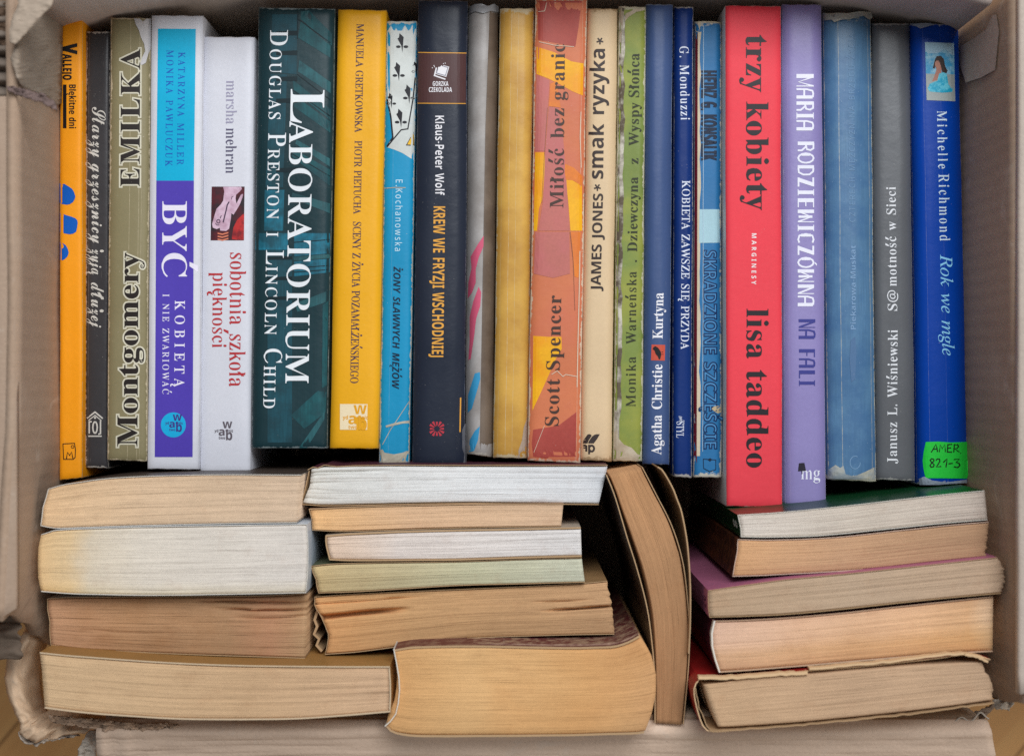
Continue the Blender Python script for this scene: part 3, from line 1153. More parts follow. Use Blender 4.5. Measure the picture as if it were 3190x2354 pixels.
pr.build('publisher_square', ink('pale_square', (232, 214, 178), 7.0))
wab(b, 1104, 1304, 1.25, ink('amber_letters', (222, 158, 30), 7.0))

# 8 cyan and white
b = SpineBook('worn sky blue book whose white top carries black bird like marks', q((1204, 67), (1300, 67), (1181, 1445), (1275, 1445)), 5,
              printed('blue_worn_cover', (20, 138, 182), var=.14, speck=.7, wear=.7, wend=1.8, wearcol=(190, 186, 172), off=8.0, creases=((.3, .004, .35),)), r=.0013, p=6)
o3, o4 = (750, 0), (750, 750)
pr = b.print(1)
pr.poly([pl([(944, 142), (1128, 142), (1114, 1030), (1095, 1020), (1040, 985), (985, 962), (940, 948), (975, 885), (965, 760), (945, 640), (940, 400)], o3)])
pr.build('white_panel', printed('white_panel_print', (200, 205, 202), off=8.0, var=.08, speck=.5, wear=0, mottle=((170, 172, 168), 70, .4)))
pr = b.print(2)
for (x, y, sc) in ((1030, 280, 1), (1008, 465, 1), (1075, 610, 1), (1022, 765, 1), (962, 650, .8), (1122, 445, .75)):
    pr.poly([pl([(x - 8 * sc, y - 65 * sc), (x + 18 * sc, y - 40 * sc), (x + 14 * sc, y + 12 * sc), (x + 10 * sc, y + 60 * sc), (x + 2 * sc, y + 14 * sc), (x - 22 * sc, y - 30 * sc), (x - 12 * sc, y - 38 * sc)], o3)])
    for sg in (-1, 1):
        pr.poly([pl([(x + 8 * sc + sg * (8 + 16 * (1 + math.cos(i * .785))) * sc, y + (22 + 9 * math.sin(i * .785)) * sc) for i in range(8)], o3)], dz=.00001 * (2 + sg))
pr.line(pl([(942, 640), (965, 750), (978, 885), (940, 945)], o3), 5)
pr.line(pl([(1122, 500), (1108, 640), (1075, 830), (1032, 836), (985, 892), (942, 945)], o3), 4)
pr.line(pl([(1066, 934), (1112, 850), (1114, 936)], o3), 4, True)
pr.build('black_mark_print', ink('black_marks', (30, 30, 36), 8.0, speck=.7))
pr = b.print(2)
pr.poly([pl([(1070, 930), (1110, 860), (1112, 932)], o3)])
pr.build('yellow_triangle_print', ink('yellow_bit', (226, 178, 40), 8.0))
pr = b.print()
pr.text('E.Kochanowska', 'sans', 'D', (1233, 1230), (560, 782), 21, sp=.12)
pr.build('author_lettering', ink('pale_letters', (190, 222, 236), 8.0, speck=.8))
pr = b.print()
pr.text('ŻONY SŁAWNYCH MĘŻÓW', 'bsital', 'D', (1226, 1221), (830, 1212), 22)
pr.build('title_lettering', ink('dark_letters', (22, 40, 62), 8.0, speck=.9))
pr = b.print(4)
pr.poly([pl([(896, 1345), (912, 1340), (925, 1362), (985, 1372), (1040, 1362), (1070, 1350), (1082, 1352), (1084, 1430), (893, 1430)], o4)])
pr.poly([pl([(932, 1188), (985, 1172), (1040, 1160), (1085, 1155), (1084, 1172), (1040, 1174), (990, 1186), (935, 1200)], o4)])
pr.line(pl([(912, 1310), (960, 1220), (1085, 1030)], o4), 2.0)
pr.line(pl([(920, 1212), (1000, 1206), (1060, 1208)], o3), 2.5)
pr.build_each('rubbed_patch', printed('rubbed_paper', (182, 176, 160), rough=.8, spec=.1, speck=0, var=.15, bump=.6, off=8.4, mottle=((150, 140, 122), 150, .5)))

# 9 navy with brown band
b = SpineBook('navy book with a brown band near its top and gold lettering', q((1304, 2), (1457, 4), (1285, 1443), (1447, 1445)), 1,
              printed('navy_cover', (34, 40, 54), var=.1, speck=.3, wear=.2, wend=.5, wearcol=(110, 110, 120), off=9.0, rough=.36), r=.0022, p=4)
pr = b.print(1)
pr.poly([[(1304, 166), (1452, 167), (1451, 320), (1302, 320)]])
pr.build('brown_band', ink('brown', (78, 52, 52), 9.0, speck=.4))
gold9 = ink('gold', (218, 158, 66), 9.0)
pr = b.print(2)
pr.line([(1303, 164), (1453, 166)], 2.6); pr.line([(1301, 322), (1451, 323)], 2.6); pr.line([(1435, 1238), (1433, 1345)], 4)
pr.build('gold_rule', gold9)
wh9 = ink('white_small', (226, 224, 228), 9.0)
pr = b.print()
o9, s9 = (1320, 180), 120 / 1652
pr.line(pl([(545, 430), (460, 770), (930, 930)], o9, s9), 4)
pr.poly([pl([(630, 400), (700, 400), (770, 330), (800, 390), (850, 330), (1095, 395), (965, 830), (500, 700)], o9, s9)])
pr.text('GORZKA', 'bold', 'H', 268.5, (1348, 1397), 14.5)
pr.text('CZEKOLADA', 'bold', 'H', 287, (1336, 1408), 14.5)
for x, y in ((370, 440), (460, 395), (440, 340), (845, 262), (920, 240)):
    pr.poly([pl([(x - 25, y), (x, y - 25), (x + 25, y), (x, y + 25)], o9, s9)])
mk9 = pr.build('publisher_mark', wh9)
pr = b.print(4)
pr.line(pl([(610, 470), (545, 660), (930, 770), (1040, 420), (840, 370)], o9, s9), 2)
pr.build('mark_shadow_print', ink('mark_grey', (120, 118, 134), 9.0), mk9)
pr = b.print()
pr.text('Klaus-Peter Wolf', 'bold', 'D', (1356, 1356), (361, 608), 27, k=.7)
pr.build('author_lettering', wh9)
pr = b.print()
pr.text('KREW WE FRYZJI WSCHODNIEJ', 'bold', 'D', (1351, 1345), (643, 1112), 36)
pr.build('title_lettering', gold9)
pr = b.print()
for i in range(12):
    a = i * math.tau / 12
    r1 = 22 / max(abs(math.cos(a)), abs(math.sin(a)))
    pr.poly([[(1361 + 9 * math.cos(a - .13), 1335 + 9 * math.sin(a - .13)), (1361 + r1 * math.cos(a - .16), 1335 + r1 * math.sin(a - .16)), (1361 + r1 * math.cos(a + .16), 1335 + r1 * math.sin(a + .16)), (1361 + 9 * math.cos(a + .13), 1335 + 9 * math.sin(a + .13))]])
pr.build('red_emblem_print', ink('red_emblem', (178, 54, 66), 9.0))

# 10 grey-white in a jacket
b = SpineBook('grey white book in cloudy plastic with pink and blue strokes', q((1459, 19), (1552, 19), (1449, 1413), (1534, 1423)), 3,
              printed('grey_jacket', (164, 160, 158), var=.18, speck=.5, wear=.3, wend=1.6, wearcol=(176, 170, 160), off=10.0, rough=.36, spec=.35, mottle=((120, 112, 106), 40, .55)), r=.0045, p=2.6, maxdu=5)
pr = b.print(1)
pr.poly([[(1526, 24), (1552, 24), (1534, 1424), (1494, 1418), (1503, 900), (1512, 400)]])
pr.build('brown_shaded_side', printed('brown_side_shade', (112, 98, 86), off=10.0, var=.35, mottle=((78, 64, 54), 45, .6)))  # brownish right side of the spine, its side shadow painted into the colour
pr = b.print(2)
pr.poly([[(1507, 734), (1506, 768), (1492, 800), (1482, 838), (1482, 880), (1470, 912), (1457, 930), (1459, 880), (1469, 835), (1466, 800), (1488, 762)]])
pr.poly([[(1491, 893), (1499, 910), (1496, 953), (1484, 990), (1477, 1040), (1467, 1112), (1459, 1123), (1463, 1060), (1463, 987), (1474, 940)]])
pr.poly([[(1475, 1010), (1482, 1000), (1478, 1040), (1466, 1120), (1460, 1116)]], dz=.00002)
pr.build('pink_stroke_print', printed('pink_strokes', (196, 84, 112), off=10.0, var=.2))
pr = b.print(2)
pr.poly([[(1479, 1163), (1495, 1159), (1496, 1180), (1490, 1204), (1470, 1272), (1457, 1286), (1458, 1230)]])
pr.poly([[(1495, 1327), (1489, 1370), (1477, 1404), (1461, 1407), (1463, 1370), (1479, 1342)]])
pr.build('blue_stroke_print', printed('blue_strokes', (54, 140, 184), off=10.0, var=.2))
pr = b.print(4)
pr.poly([[(1462, 22), (1478, 14), (1500, 12), (1520, 20), (1540, 12), (1553, 22), (1553, 40), (1530, 34), (1505, 42), (1480, 36), (1462, 44)]], dz=.0006)
pr.build('plastic_frill', printed('cloudy_plastic', (150, 152, 156), rough=.25, spec=.6, speck=0, bump=1.0, off=10.7))

pr = b.print(4)
pr.poly([[(1454, 1312), (1446, 1325), (1440, 1338), (1430, 1350), (1421, 1368), (1416, 1390), (1415, 1408), (1420, 1422), (1428, 1432), (1434, 1442), (1448, 1445), (1454, 1440), (1456, 1380)]], dz=.0062)
o = pr.build('plastic_flap', printed('torn_film', (120, 120, 126), rough=.25, spec=.6, off=10.9, speck=0, bump=1.2))
o.data.materials[0].node_tree.nodes['Principled BSDF'].inputs['Alpha'].default_value = 0.5

# 11 ochre
b = SpineBook('plain ochre book with pale lengthwise creases and no lettering', q((1557, 27), (1664, 27), (1536, 1425), (1643, 1428)), 2,
              printed('ochre_cover', (200, 156, 74), var=.16, speck=.4, wear=.6, wend=2.4, wearcol=(196, 180, 148), off=11.0, rough=.36, creases=((.13, .006, .5), (.35, .008, .8), (.55, .006, .7)), mottle=((164, 116, 50), 34, .6)), r=.0024, p=4)
pr = b.print(3)
pr.poly([[(1632, 1330), (1643, 1300), (1643, 1426), (1610, 1426), (1616, 1400), (1626, 1372)]])
pr.build('torn_patch', printed('torn_grey', (170, 152, 136), rough=.8, spec=.1, speck=0, bump=.8, off=11.3))

# 12 painted orange-pink
b = SpineBook('book with a painted pink, orange and yellow spine and dark red ends', q((1668, -6), (1829, -4), (1644, 1435), (1808, 1442)), 0,
              printed('painted_cover', (198, 114, 78), var=.2, speck=.6, wear=.9, wend=2.0, wearcol=(206, 186, 164), off=12.0, creases=((.92, .006, .5),), mottle=((196, 106, 82), 30, .7)), r=.0014, p=7)
oA, sA = (1640, 0), 200 / 459
oB, sB = (1630, 720), 200 / 453


def paint(name, colr, polys, lvl=1, mot=None):
    m_ = printed('paint_' + name, colr, off=12.0, var=.22, fine=.14, speck=.6, bump=0, mottle=mot)
    for pp, oo, ss in polys:
        p_ = b.print(lvl)
        p_.poly([pl(pp, oo, ss)])
        p_.build(name, m_)


paint('dark_red_panel', (158, 66, 58), [([(82, 8), (395, 8), (372, 200), (350, 335), (220, 310), (82, 285)], oA, sA), ([(70, 1400), (250, 1370), (375, 1275), (372, 1590), (330, 1625), (70, 1590), (60, 1500)], oB, sB)], 1, ((176, 84, 72), 40, .5))
paint('yellow_panel', (230, 168, 26), [([(72, 335), (200, 375), (320, 440), (408, 455), (404, 685), (330, 655), (240, 605), (150, 560), (72, 530)], oA, sA),
                                       ([(62, 1090), (130, 1090), (135, 1180), (115, 1420), (90, 1490), (75, 1650), (52, 1650)], oA, sA),
                                       ([(280, 1285), (330, 1290), (398, 1330), (398, 1650), (315, 1650), (300, 1450)], oA, sA),
                                       ([(70, 738), (180, 745), (270, 745), (272, 830), (230, 900), (160, 1060), (65, 1265)], oB, sB)], 1, ((226, 140, 30), 60, .6))
paint('orange_panel', (216, 122, 46), [([(170, 600), (215, 580), (245, 770), (160, 760)], oA, sA), ([(270, 1170), (340, 1200), (400, 1260), (398, 1330), (330, 1290), (275, 1284)], oA, sA),
                                       ([(335, 5), (405, 5), (400, 140), (390, 330), (362, 320), (350, 150)], oB, sB)], 2, ((196, 100, 60), 70, .6))
paint('mauve_panel', (182, 106, 98), [([(72, 535), (165, 575), (155, 750), (130, 1080), (62, 1080)], oA, sA), ([(160, 762), (230, 770), (262, 980), (290, 1350), (310, 1650), (85, 1650), (120, 1430), (135, 1080)], oA, sA),
                                       ([(85, 5), (325, 5), (330, 300), (210, 330), (75, 300)], oB, sB)], 2, ((186, 104, 104), 60, .7))
pr = b.print(3)
pr.line(pl([(150, 770), (130, 1080), (110, 1450)], oA, sA), 1.2)
pr.line(pl([(330, 5), (352, 200), (365, 560)], oB, sB), 1.4)
pr.build('pencil_line_print', ink('pencil_line', (120, 78, 60), 12.0))
dk12 = ink('brown_letters', (70, 52, 46), 12.0, speck=.3)
pr = b.print(4)
pr.text('Miłość', 'serif', 'U', (1755, 1757), (647, 463), 42, sp=.04)
pr.text('bez', 'serif', 'U', (1757, 1758), (430, 338), 42, sp=.04)
pr.text('granic', 'serif', 'U', (1758, 1760), (312, 138), 42, sp=.04)
pr.build('title_lettering', dk12)
pr = b.print(4)
pr.text('Scott', 'serif', 'U', (1740, 1744), (1326, 1180), 42, sp=.04)
pr.text('Spencer', 'serif', 'U', (1744, 1749), (1152, 920), 42, sp=.04)
pr.build('author_lettering', dk12)
pr = b.print(5)
pr.line(pl([(200, 1010), (240, 985), (255, 1000), (280, 1025), (300, 1010), (380, 1025)], oB, sB), 2.2)
pr.line(pl([(85, 85), (130, 80), (145, 20)], oA, sA), 2.0)
pr.line(pl([(390, 800), (384, 980), (392, 1200)], oA, sA), 2.6)
pr.line(pl([(150, 1370), (75, 1560)], oB, sB), 1.4)
pr.line(pl([(90, 300), (200, 325), (340, 335)], oA, sA), 2.0)
pr.line(pl([(400, 140), (396, 400), (386, 800), (380, 1100)], oB, sB), 3.0)
pr.build('scratch_print', printed('scratches', (208, 186, 164), off=12.5, speck=0, bump=.5))

# 13 cream
b = SpineBook('cream book with dark grey sans serif lettering and star signs', q((1830, 27), (1925, 28), (1807, 1433), (1905, 1437)), 2,
              printed('cream_cover', (210, 184, 148), var=.08, speck=.2, speckcol=(150, 120, 90), wear=.4, wend=2.2, wearcol=(164, 136, 102), off=13.0, rough=.5), r=.0024, p=4.5)
dk = ink('grey_black_letters', (58, 48, 46), 13.0, speck=.2)
pr = b.print()
pr.text('JAMES JONES', 'bold', 'U', (1871, 1879), (907, 603), 31, k=1.0, sp=-.02)
pr.build('author_lettering', dk)
pr = b.print()
pr.text('smak ryzyka', 'bold', 'U', (1879, 1885), (557, 153), 45, k=1.0)
for cx, cy in ((1861, 584), (1869, 128)):
    for i in range(5):
        a = i * math.tau / 5 + .3
        pr.line([(cx, cy), (cx + 11 * math.cos(a), cy + 11 * math.sin(a))], 4.5, dz=.000004 * i)
pr.build('title_lettering', dk)
oL, sL = (1790, 1320), 140 / 1779
pr = b.print()
pr.poly([pl([(335, 770), (345, 670), (400, 570), (520, 410), (600, 400), (660, 430), (670, 480), (540, 680), (515, 770)], oL, sL)])
pr.poly([pl([(540, 770), (560, 690), (690, 500), (780, 430), (860, 405), (1000, 405), (900, 580), (760, 770)], oL, sL)])
pr.line(pl([(345, 855), (420, 850), (465, 880), (465, 1090)], oL, sL), 6)
pr.line(pl([(350, 945), (465, 945)], oL, sL), 4, dz=.00001)
pr.line(pl([(575, 820), (575, 1195)], oL, sL), 6)
pr.line(pl([(675 + 100 * math.cos(i * .628), 970 + 120 * math.sin(i * .628)) for i in range(10)], oL, sL), 6, True, dz=.00001)
pr.build('publisher_mark', dk)

# 14 green, worn
b = SpineBook('worn leaf green book with a rubbed black and white left edge', q((1927, 20), (2012, 23), (1910, 1435), (2000, 1437)), 3,
              printed('green_cover', (118, 134, 66), var=.24, speck=.8, wear=.9, wend=1.8, wearcol=(196, 190, 166), off=14.0, mottle=((150, 152, 66), 40, .7)), r=.0014, p=6)
o5_, o6_ = (1450, 0), (1450, 750)
pr = b.print(2)
rg = random.Random(3)
left = [(1929 - 18 * i / 40 + 1, 26 + i * 34.6) for i in range(41)]
rgt = [(1948 - 17 * i / 40 + rg.uniform(-4, 4), 26 + i * 34.6) for i in range(41)]
pr.poly([left + rgt[::-1]])
pr.build('rubbed_edge', printed('rubbed_edge', (96, 86, 74), rough=.8, spec=.1, off=14.2, var=.4, speck=.9, mottle=((206, 200, 186), 130, .95)))
pr = b.print(3)
pr.poly([pl([(985, 42), (1030, 40), (1018, 90), (1010, 190), (1000, 280), (990, 260), (986, 150)], o5_)])
pr.poly([pl([(1030, 90), (1090, 60), (1155, 52), (1155, 66), (1100, 78), (1050, 110), (1025, 140)], o5_)])
pr.poly([pl([(955, 1240), (975, 1200), (985, 1270), (1020, 1310), (1070, 1330), (1105, 1370), (1128, 1380), (1134, 1412), (955, 1410)], o6_)])
pr.build_each('rubbed_patch', printed('rubbed_cream', (190, 178, 158), rough=.85, spec=.1, off=14.3, var=.2, speck=0, bump=1.0, mottle=((150, 130, 106), 90, .6)))
dg = ink('dark_green_letters', (48, 52, 36), 14.0, speck=.5)
pr = b.print(4)
pr.text('Monika', 'serif', 'U', (1980, 1981), (1266, 1111), 30, k=.5, sp=.05)
pr.text('Warneńska', 'serif', 'U', (1981, 1983), (1070, 846), 30, k=.55, sp=.05)
pr.text('.', 'serif', 'U', 1984, (816, 810), 30)
pr.build('author_lettering', dg)
pr = b.print(4)
pr.text('Dziewczyna', 'serif', 'U', (1985, 1988), (784, 552), 30, k=.85, sp=.03)
pr.text('z', 'serif', 'U', 1989, (511, 493), 30, k=.85)
pr.text('Wyspy', 'serif', 'U', (1989, 1991), (454, 320), 30, k=.85, sp=.03)
pr.text('Słońca', 'serif', 'U', (1991, 1992), (303, 167), 32, k=.85, sp=.03)
pr.build('title_lettering', dg)

# 15 steel blue
b = SpineBook('steel blue book with bold white lettering and a red square bird emblem', q((2012, 14), (2096, 15), (2002, 1445), (2085, 1447)), 2,
              printed('steel_cover', (62, 82, 124), var=.08, speck=.25, wear=.25, wend=.5, wearcol=(130, 140, 160), off=15.0, rough=.38, streak=.08), r=.0026, p=3.2)
wh = ink('white_bold', (226, 226, 232), 15.0, speck=.1)
pr = b.print()
pr.text('Agatha Christie', 'serif', 'U', (2060, 2063), (1416, 1135), 31, k=1.1)
pr.build('author_lettering', wh)
pr = b.print()
pr.text('Kurtyna', 'serif', 'U', (2064, 2067), (1055, 912), 31, k=1.1)
pr.build('title_lettering', wh)
pr = b.print()
pr.poly([[(2030, 1073), (2072, 1074), (2071, 1123), (2028, 1122)]])
sq15 = pr.build('red_square_print', ink('brick_red', (190, 80, 62), 15.0))
pr = b.print(3)
pr.poly([[(2036, 1081), (2042, 1078), (2050, 1083), (2058, 1094), (2060, 1104), (2057, 1118), (2053, 1120), (2049, 1110), (2042, 1102), (2039, 1092), (2033, 1087)]])
pr.line([(2056, 1098), (2066, 1096)], 1.6); pr.line([(2058, 1104), (2067, 1103)], 1.6)
pr.build('crow_print', ink('crow_black', (26, 24, 26), 15.0), sq15)

# 16 navy thin
b = SpineBook('slim royal navy book with thin white serif lettering, next to the steel blue one', q((2100, 22), (2160, 22), (2095, 1484), (2154, 1488)), 4,
              printed('royal_cover', (16, 46, 108), var=.12, speck=.4, wear=.3, wend=1.4, wearcol=(180, 176, 170), off=16.0, rough=.4, spec=.25), r=.0022, p=4)
wh6 = ink('white_thin', (216, 222, 236), 16.0, speck=.2)
pr = b.print()
pr.text('G. Monduzzi', 'serif', 'D', (2117, 2121), (145, 373), 28, k=.5, sp=.06)
pr.build('author_lettering', wh6)
pr = b.print()
pr.text('KOBIETA ZAWSZE SIĘ PRZYDA', 'serif', 'D', (2125, 2121), (562, 1087), 25, k=.45)
pr.build('title_lettering', wh6)
pr = b.print()
pr.text('STYL', 'serif', 'D', (2108, 2107), (1313, 1363), 23, k=.5)
pr.text('twój', 'bital', 'D', (2114, 2120), (1296, 1316), 12)
pr.build('publisher_mark', wh6)

# 17 mid blue worn
b = SpineBook('small worn mid blue book with a pale band and outlined lettering', q((2164, 67), (2247, 70), (2159, 1486), (2247, 1487)), 9,
              printed('mid_blue_cover', (40, 110, 162), var=.14, speck=.6, wear=.8, wend=2.4, wearcol=(206, 200, 184), off=17.0), r=.0016, p=6)
oK, sK = (2050, 0), 400 / 1652
pr = b.print(1)
pr.poly([[(2166, 105), (2174, 105), (2171, 1440), (2160, 1470)]])
pr.build('maroon_edge_print', ink('maroon', (112, 34, 46), 17.0))
pr = b.print(2)
rg = random.Random(5)
pr.poly([[(2174 - i * .12, 100 + i * 44) for i in range(31)] + [(2182 - i * .07 + rg.uniform(-3, 3), 100 + i * 44) for i in range(30, -1, -1)]])
pr.poly([pl([(478, 282), (560, 275), (545, 330), (535, 390), (500, 420), (482, 400)], oK, sK)])
pr.poly([pl([(560, 275), (700, 278), (812, 290), (812, 330), (790, 300), (660, 292), (590, 300)], oK, sK)], dz=.00001)
pr.build('rubbed_edge', printed('rubbed_cream_edge', (206, 192, 166), rough=.8, spec=.1, off=17.2, speck=0, var=.15, bump=.8))
pr = b.print(2)
pr.poly([[(2179, 652), (2241, 652), (2243, 756), (2178, 757)]])
pr.build('pale_band', ink('pale_blue', (164, 198, 208), 17.0))
bl7 = ink('blue_black_letters', (20, 34, 58), 17.0, speck=.3)
pr = b.print(3)
pr.text('HEINZ G. KONSALIK', 'bold', 'D', (2185, 2185), (221, 499), 47, k=1.3)
pr.text('HEINZ G. KONSALIK', 'bold', 'D', (2185, 2185), (221, 499), 47, k=1.2, outline=2.2, dz=.00003)
pr.build('author_lettering', bl7)
pr = b.print(2)
pr.text('SKRADZIONE', 'bold', 'D', (2192, 2193), (780, 1102), 40)
pr.text('SZCZĘŚCIE', 'bold', 'D', (2193, 2193), (1128, 1397), 40)
fill17 = pr.build('title_lettering', ink('light_blue_fill', (76, 140, 190), 17.0))
pr = b.print(3)
pr.text('SKRADZIONE', 'bold', 'D', (2192, 2193), (780, 1102), 40, outline=3.8, k=1.0)
pr.text('SZCZĘŚCIE', 'bold', 'D', (2193, 2193), (1128, 1397), 40, outline=3.8, k=1.0)
pr.build('letter_outline', ink('navy_outline', (16, 44, 88), 17.0, speck=.2), fill17)
pr = b.print(3)
pr.line([(2191, 1429), (2230, 1432), (2230, 1462), (2211, 1468), (2192, 1458)], 2.2, True)
pr.poly([[(2204, 1431), (2212, 1426), (2219, 1431), (2212, 1437)]])
pr.build('publisher_mark', bl7)
pr = b.print(4)
pr.poly([pl([(690, 300), (720, 270), (770, 262), (805, 275), (818, 310), (808, 350), (770, 360), (720, 330)], (2050, 1200), sK)])
pr.build('beige_spot', printed('beige_spot', (190, 170, 136), rough=.8, spec=.1, speck=0, off=17.5))
pr = b.print(5)
rg = random.Random(9)
pr.line([(2192 - i * .08 + rg.uniform(-.6, .6), 80 + i * 34) for i in range(40)], 1.6)
pr.build('crease_print', printed('crease_pale', (168, 190, 206), off=17.6, speck=0, bump=0))

# 18 red
b = SpineBook('thick bright red book with heavy black lettering, largest red spine', q((2259, 18), (2432, 20), (2263, 1576), (2437, 1580)), 0,
              printed('red_cover', (226, 66, 78), var=.05, fine=.06, speck=.2, wear=.2, wend=.5, wearcol=(214, 150, 146), off=18.0, rough=.5, spec=.25), r=.0010, p=14,
              side=printed('red_book_board', (214, 208, 206), off=18.5, speck=.1))
bk8 = ink('black_heavy', (40, 36, 40), 18.0, speck=.15)
pr = b.print()
pr.text('trzy', 'serif', 'D', (2324, 2324), (109, 288), 69, k=1.42)
pr.text('kobiety', 'serif', 'D', (2325, 2326), (317, 655), 69, k=1.42)
pr.build('title_lettering', bk8)
pr = b.print()
pr.text('lisa', 'serif', 'D', (2326, 2326), (961, 1117), 68, k=1.25)
pr.text('taddeo', 'serif', 'D', (2326, 2326), (1152, 1456), 68, k=1.25)
pr.build('author_lettering', bk8)
pr = b.print()
pr.text('MARGINESY', 'bold', 'D', (2342, 2341), (727, 886), 14.5, sp=.22)
pr.build('publisher_mark', ink('white_caps', (232, 222, 222), 18.0))

# 19 lavender
b = SpineBook('lavender book with white and indigo art deco capitals and a lampshade mark', q((2436, 15), (2558, 15), (2446, 1577), (2573, 1577)), 1,
              printed('lavender_cover', (138, 128, 180), var=.09, speck=.25, wear=.2, wend=.4, wearcol=(180, 170, 200), off=19.0, rough=.36, spec=.45, creases=((.13, .02, .12),)), r=.0022, p=5)
wl = ink('white_deco', (226, 226, 240), 19.0, speck=.1)
DECOS = {  # strokes in a unit box: (points, width); R is a filled bar (x0, y0, x1, y1)
    'M': [('R', 0, 0, .30, 1), ('R', .84, 0, .92, 1), [(.2, .98), (.58, .12), (.88, .98)]], 'A': [('R', .62, 0, .92, .93), [(.06, 0), (.06, .6), (.2, .92), (.45, .97), (.8, .94)], [(.06, .45), (.7, .45)]],
    'R': [('R', .10, 0, .42, 1), [(.2, .96), (.7, .96), (.86, .78), (.78, .56), (.4, .5)], [(.55, .5), (.88, .25), (.88, 0)]], 'I': [('R', .25, 0, .7, 1), ('R', .08, 0, .25, .05), ('R', .7, 0, .87, .05), ('R', .08, .95, .25, 1), ('R', .7, .95, .87, 1)],
    'O': [[(.5 + .42 * math.cos(i * .524), .5 + .47 * math.sin(i * .524)) for i in range(13)], ('R', .06, .25, .30, .75)], 'D': [('R', .06, 0, .36, 1), [(.3, .96), (.62, .94), (.88, .72), (.9, .35), (.7, .07), (.3, .04)]],
    'Z': [[(.08, .95), (.88, .95)], [(.08, .05), (.9, .05)], ('P', (.55, .97), (.9, .97), (.45, .03), (.08, .03))], 'E': [('R', .1, 0, .45, 1), ('R', .45, .93, .9, 1), ('R', .45, .46, .8, .53), ('R', .45, 0, .9, .07)],
    'W': [('R', .03, 0, .28, 1), ('R', .86, .0, .93, 1), [(.15, .03), (.55, .85), (.88, .03)], ('R', .45, .05, .62, .9)], 'C': [[(.88, .9), (.6, .97), (.25, .9), (.1, .5), (.25, .1), (.6, .03), (.88, .1)], ('R', .08, .2, .34, .8)],
    'N': [('R', .06, 0, .36, 1), ('R', .82, 0, .9, 1), [(.3, .97), (.84, .03)]], 'F': [('R', .1, 0, .45, 1), ('R', .45, .93, .9, 1), ('R', .45, .46, .78, .53)], 'L': [('R', .12, 0, .5, 1), ('R', .5, 0, .92, .07)]}


def deco(p_, word, base, v0, v1, h):
    wd = [1.25 if ch in 'MW' else .72 if ch == 'I' else 1.0 for ch in word]
    tot = sum(wd)
    v = v0
    for n_, (ch, w_) in enumerate(zip(word, wd)):
        L = (v1 - v0) * w_ / tot

        def mp(x, y):
            return (base + y * h, v + x * L * .94)
        key = 'O' if ch == 'Ó' else ch
        for k_, st in enumerate(DECOS[key]):
            e = .000005 * (k_ + 1)
            if st[0] == 'R':
                p_.poly([[mp(st[1], st[2]), mp(st[3], st[2]), mp(st[3], st[4]), mp(st[1], st[4])]], e)
            elif st[0] == 'P':
                p_.poly([[mp(*a_) for a_ in st[1:]]], e)
            else:
                p_.line([mp(*a_) for a_ in st], 5.6, False, e)
        if ch == 'Ó':
            p_.poly([[mp(.45, 1.04), mp(.6, 1.04), mp(.8, 1.17), mp(.6, 1.17)]])
        v += L


pr = b.print()
deco(pr, 'MARIA', 2481, 231, 412, 54)
deco(pr, 'RODZIEWICZÓWNA', 2485, 438, 959, 51)
pr.build('author_lettering', wl)
pr = b.print()
deco(pr, 'NA', 2488, 992, 1060, 52)
deco(pr, 'FALI', 2489, 1084, 1206, 50)
pr.build('title_lettering', ink('indigo_deco', (58, 60, 132), 19.0, speck=.1))
pr = b.print()
pr.text('mg', 'serif', 'H', 1492, (2496, 2555), 40, k=.5)
pr.build('publisher_mark', wl)
pr = b.print(3)
pr.poly([[(2489, 1442), (2506, 1441), (2511, 1466), (2486, 1467)]])
pr.rect(2497, 1466, 2500, 1476)
pr.build('lampshade_print', ink('lamp_black', (40, 36, 48), 19.0))

# 20 faded blue in plastic
b = SpineBook('faded denim blue book in a yellowed torn plastic jacket', q((2564, 41), (2712, 40), (2579, 1493), (2728, 1500)), 3,
              printed('faded_cover', (84, 122, 156), var=.22, speck=.9, speckcol=(176, 196, 214), wear=.35, wend=3.0, wearcol=(196, 190, 170), off=20.0, rough=.34, spec=.4, creases=((.31, .010, .55), (.93, .01, .4)), streak=.25, mottle=((64, 102, 144), 60, .7)), r=.0030, p=3.4, maxdu=8)
fa = ink('faded_letters', (108, 142, 176), 20.0)
pr = b.print()
pr.text('CZTERECH MĘŻCZYZN NA BRZEGU ŻYCIA', 'sans', 'U', (2664, 2661), (692, 104), 18, sp=.1)
pr.build('title_lettering', fa)
pr = b.print()
pr.text('Piekarowa-Muskat', 'bold', 'U', (2666, 2665), (1026, 764), 16)
pr.build('author_lettering', ink('faded_bold', (120, 152, 186), 20.0))
pr = b.print()
pr.line([(2664 + 16 * math.cos(i * .4), 1440 + 20 * math.sin(i * .4)) for i in range(14)], 3)
pr.build('publisher_mark', fa)
pr = b.print(3)
pr.poly([[(2650, 1060), (2664, 1048), (2668, 1100), (2664, 1180), (2652, 1190), (2647, 1120)]])
pr.build('dark_smudge_print', printed('smudge', (80, 112, 150), off=20.0, var=.3, speck=.4, bump=0))
pr = b.print(4)
pr.poly([[(2566, 40), (2590, 48), (2597, 55), (2606, 42), (2640, 42), (2680, 36), (2714, 38), (2718, 56), (2708, 62), (2690, 50), (2650, 60), (2620, 62), (2600, 70), (2590, 62), (2568, 64)]], dz=.0009)
pr.poly([pl([(395, 1470), (440, 1440), (470, 1460), (490, 1445), (505, 1500), (560, 1515), (640, 1480), (690, 1455), (694, 1535), (395, 1530)], (2390, 750))], dz=.0004)
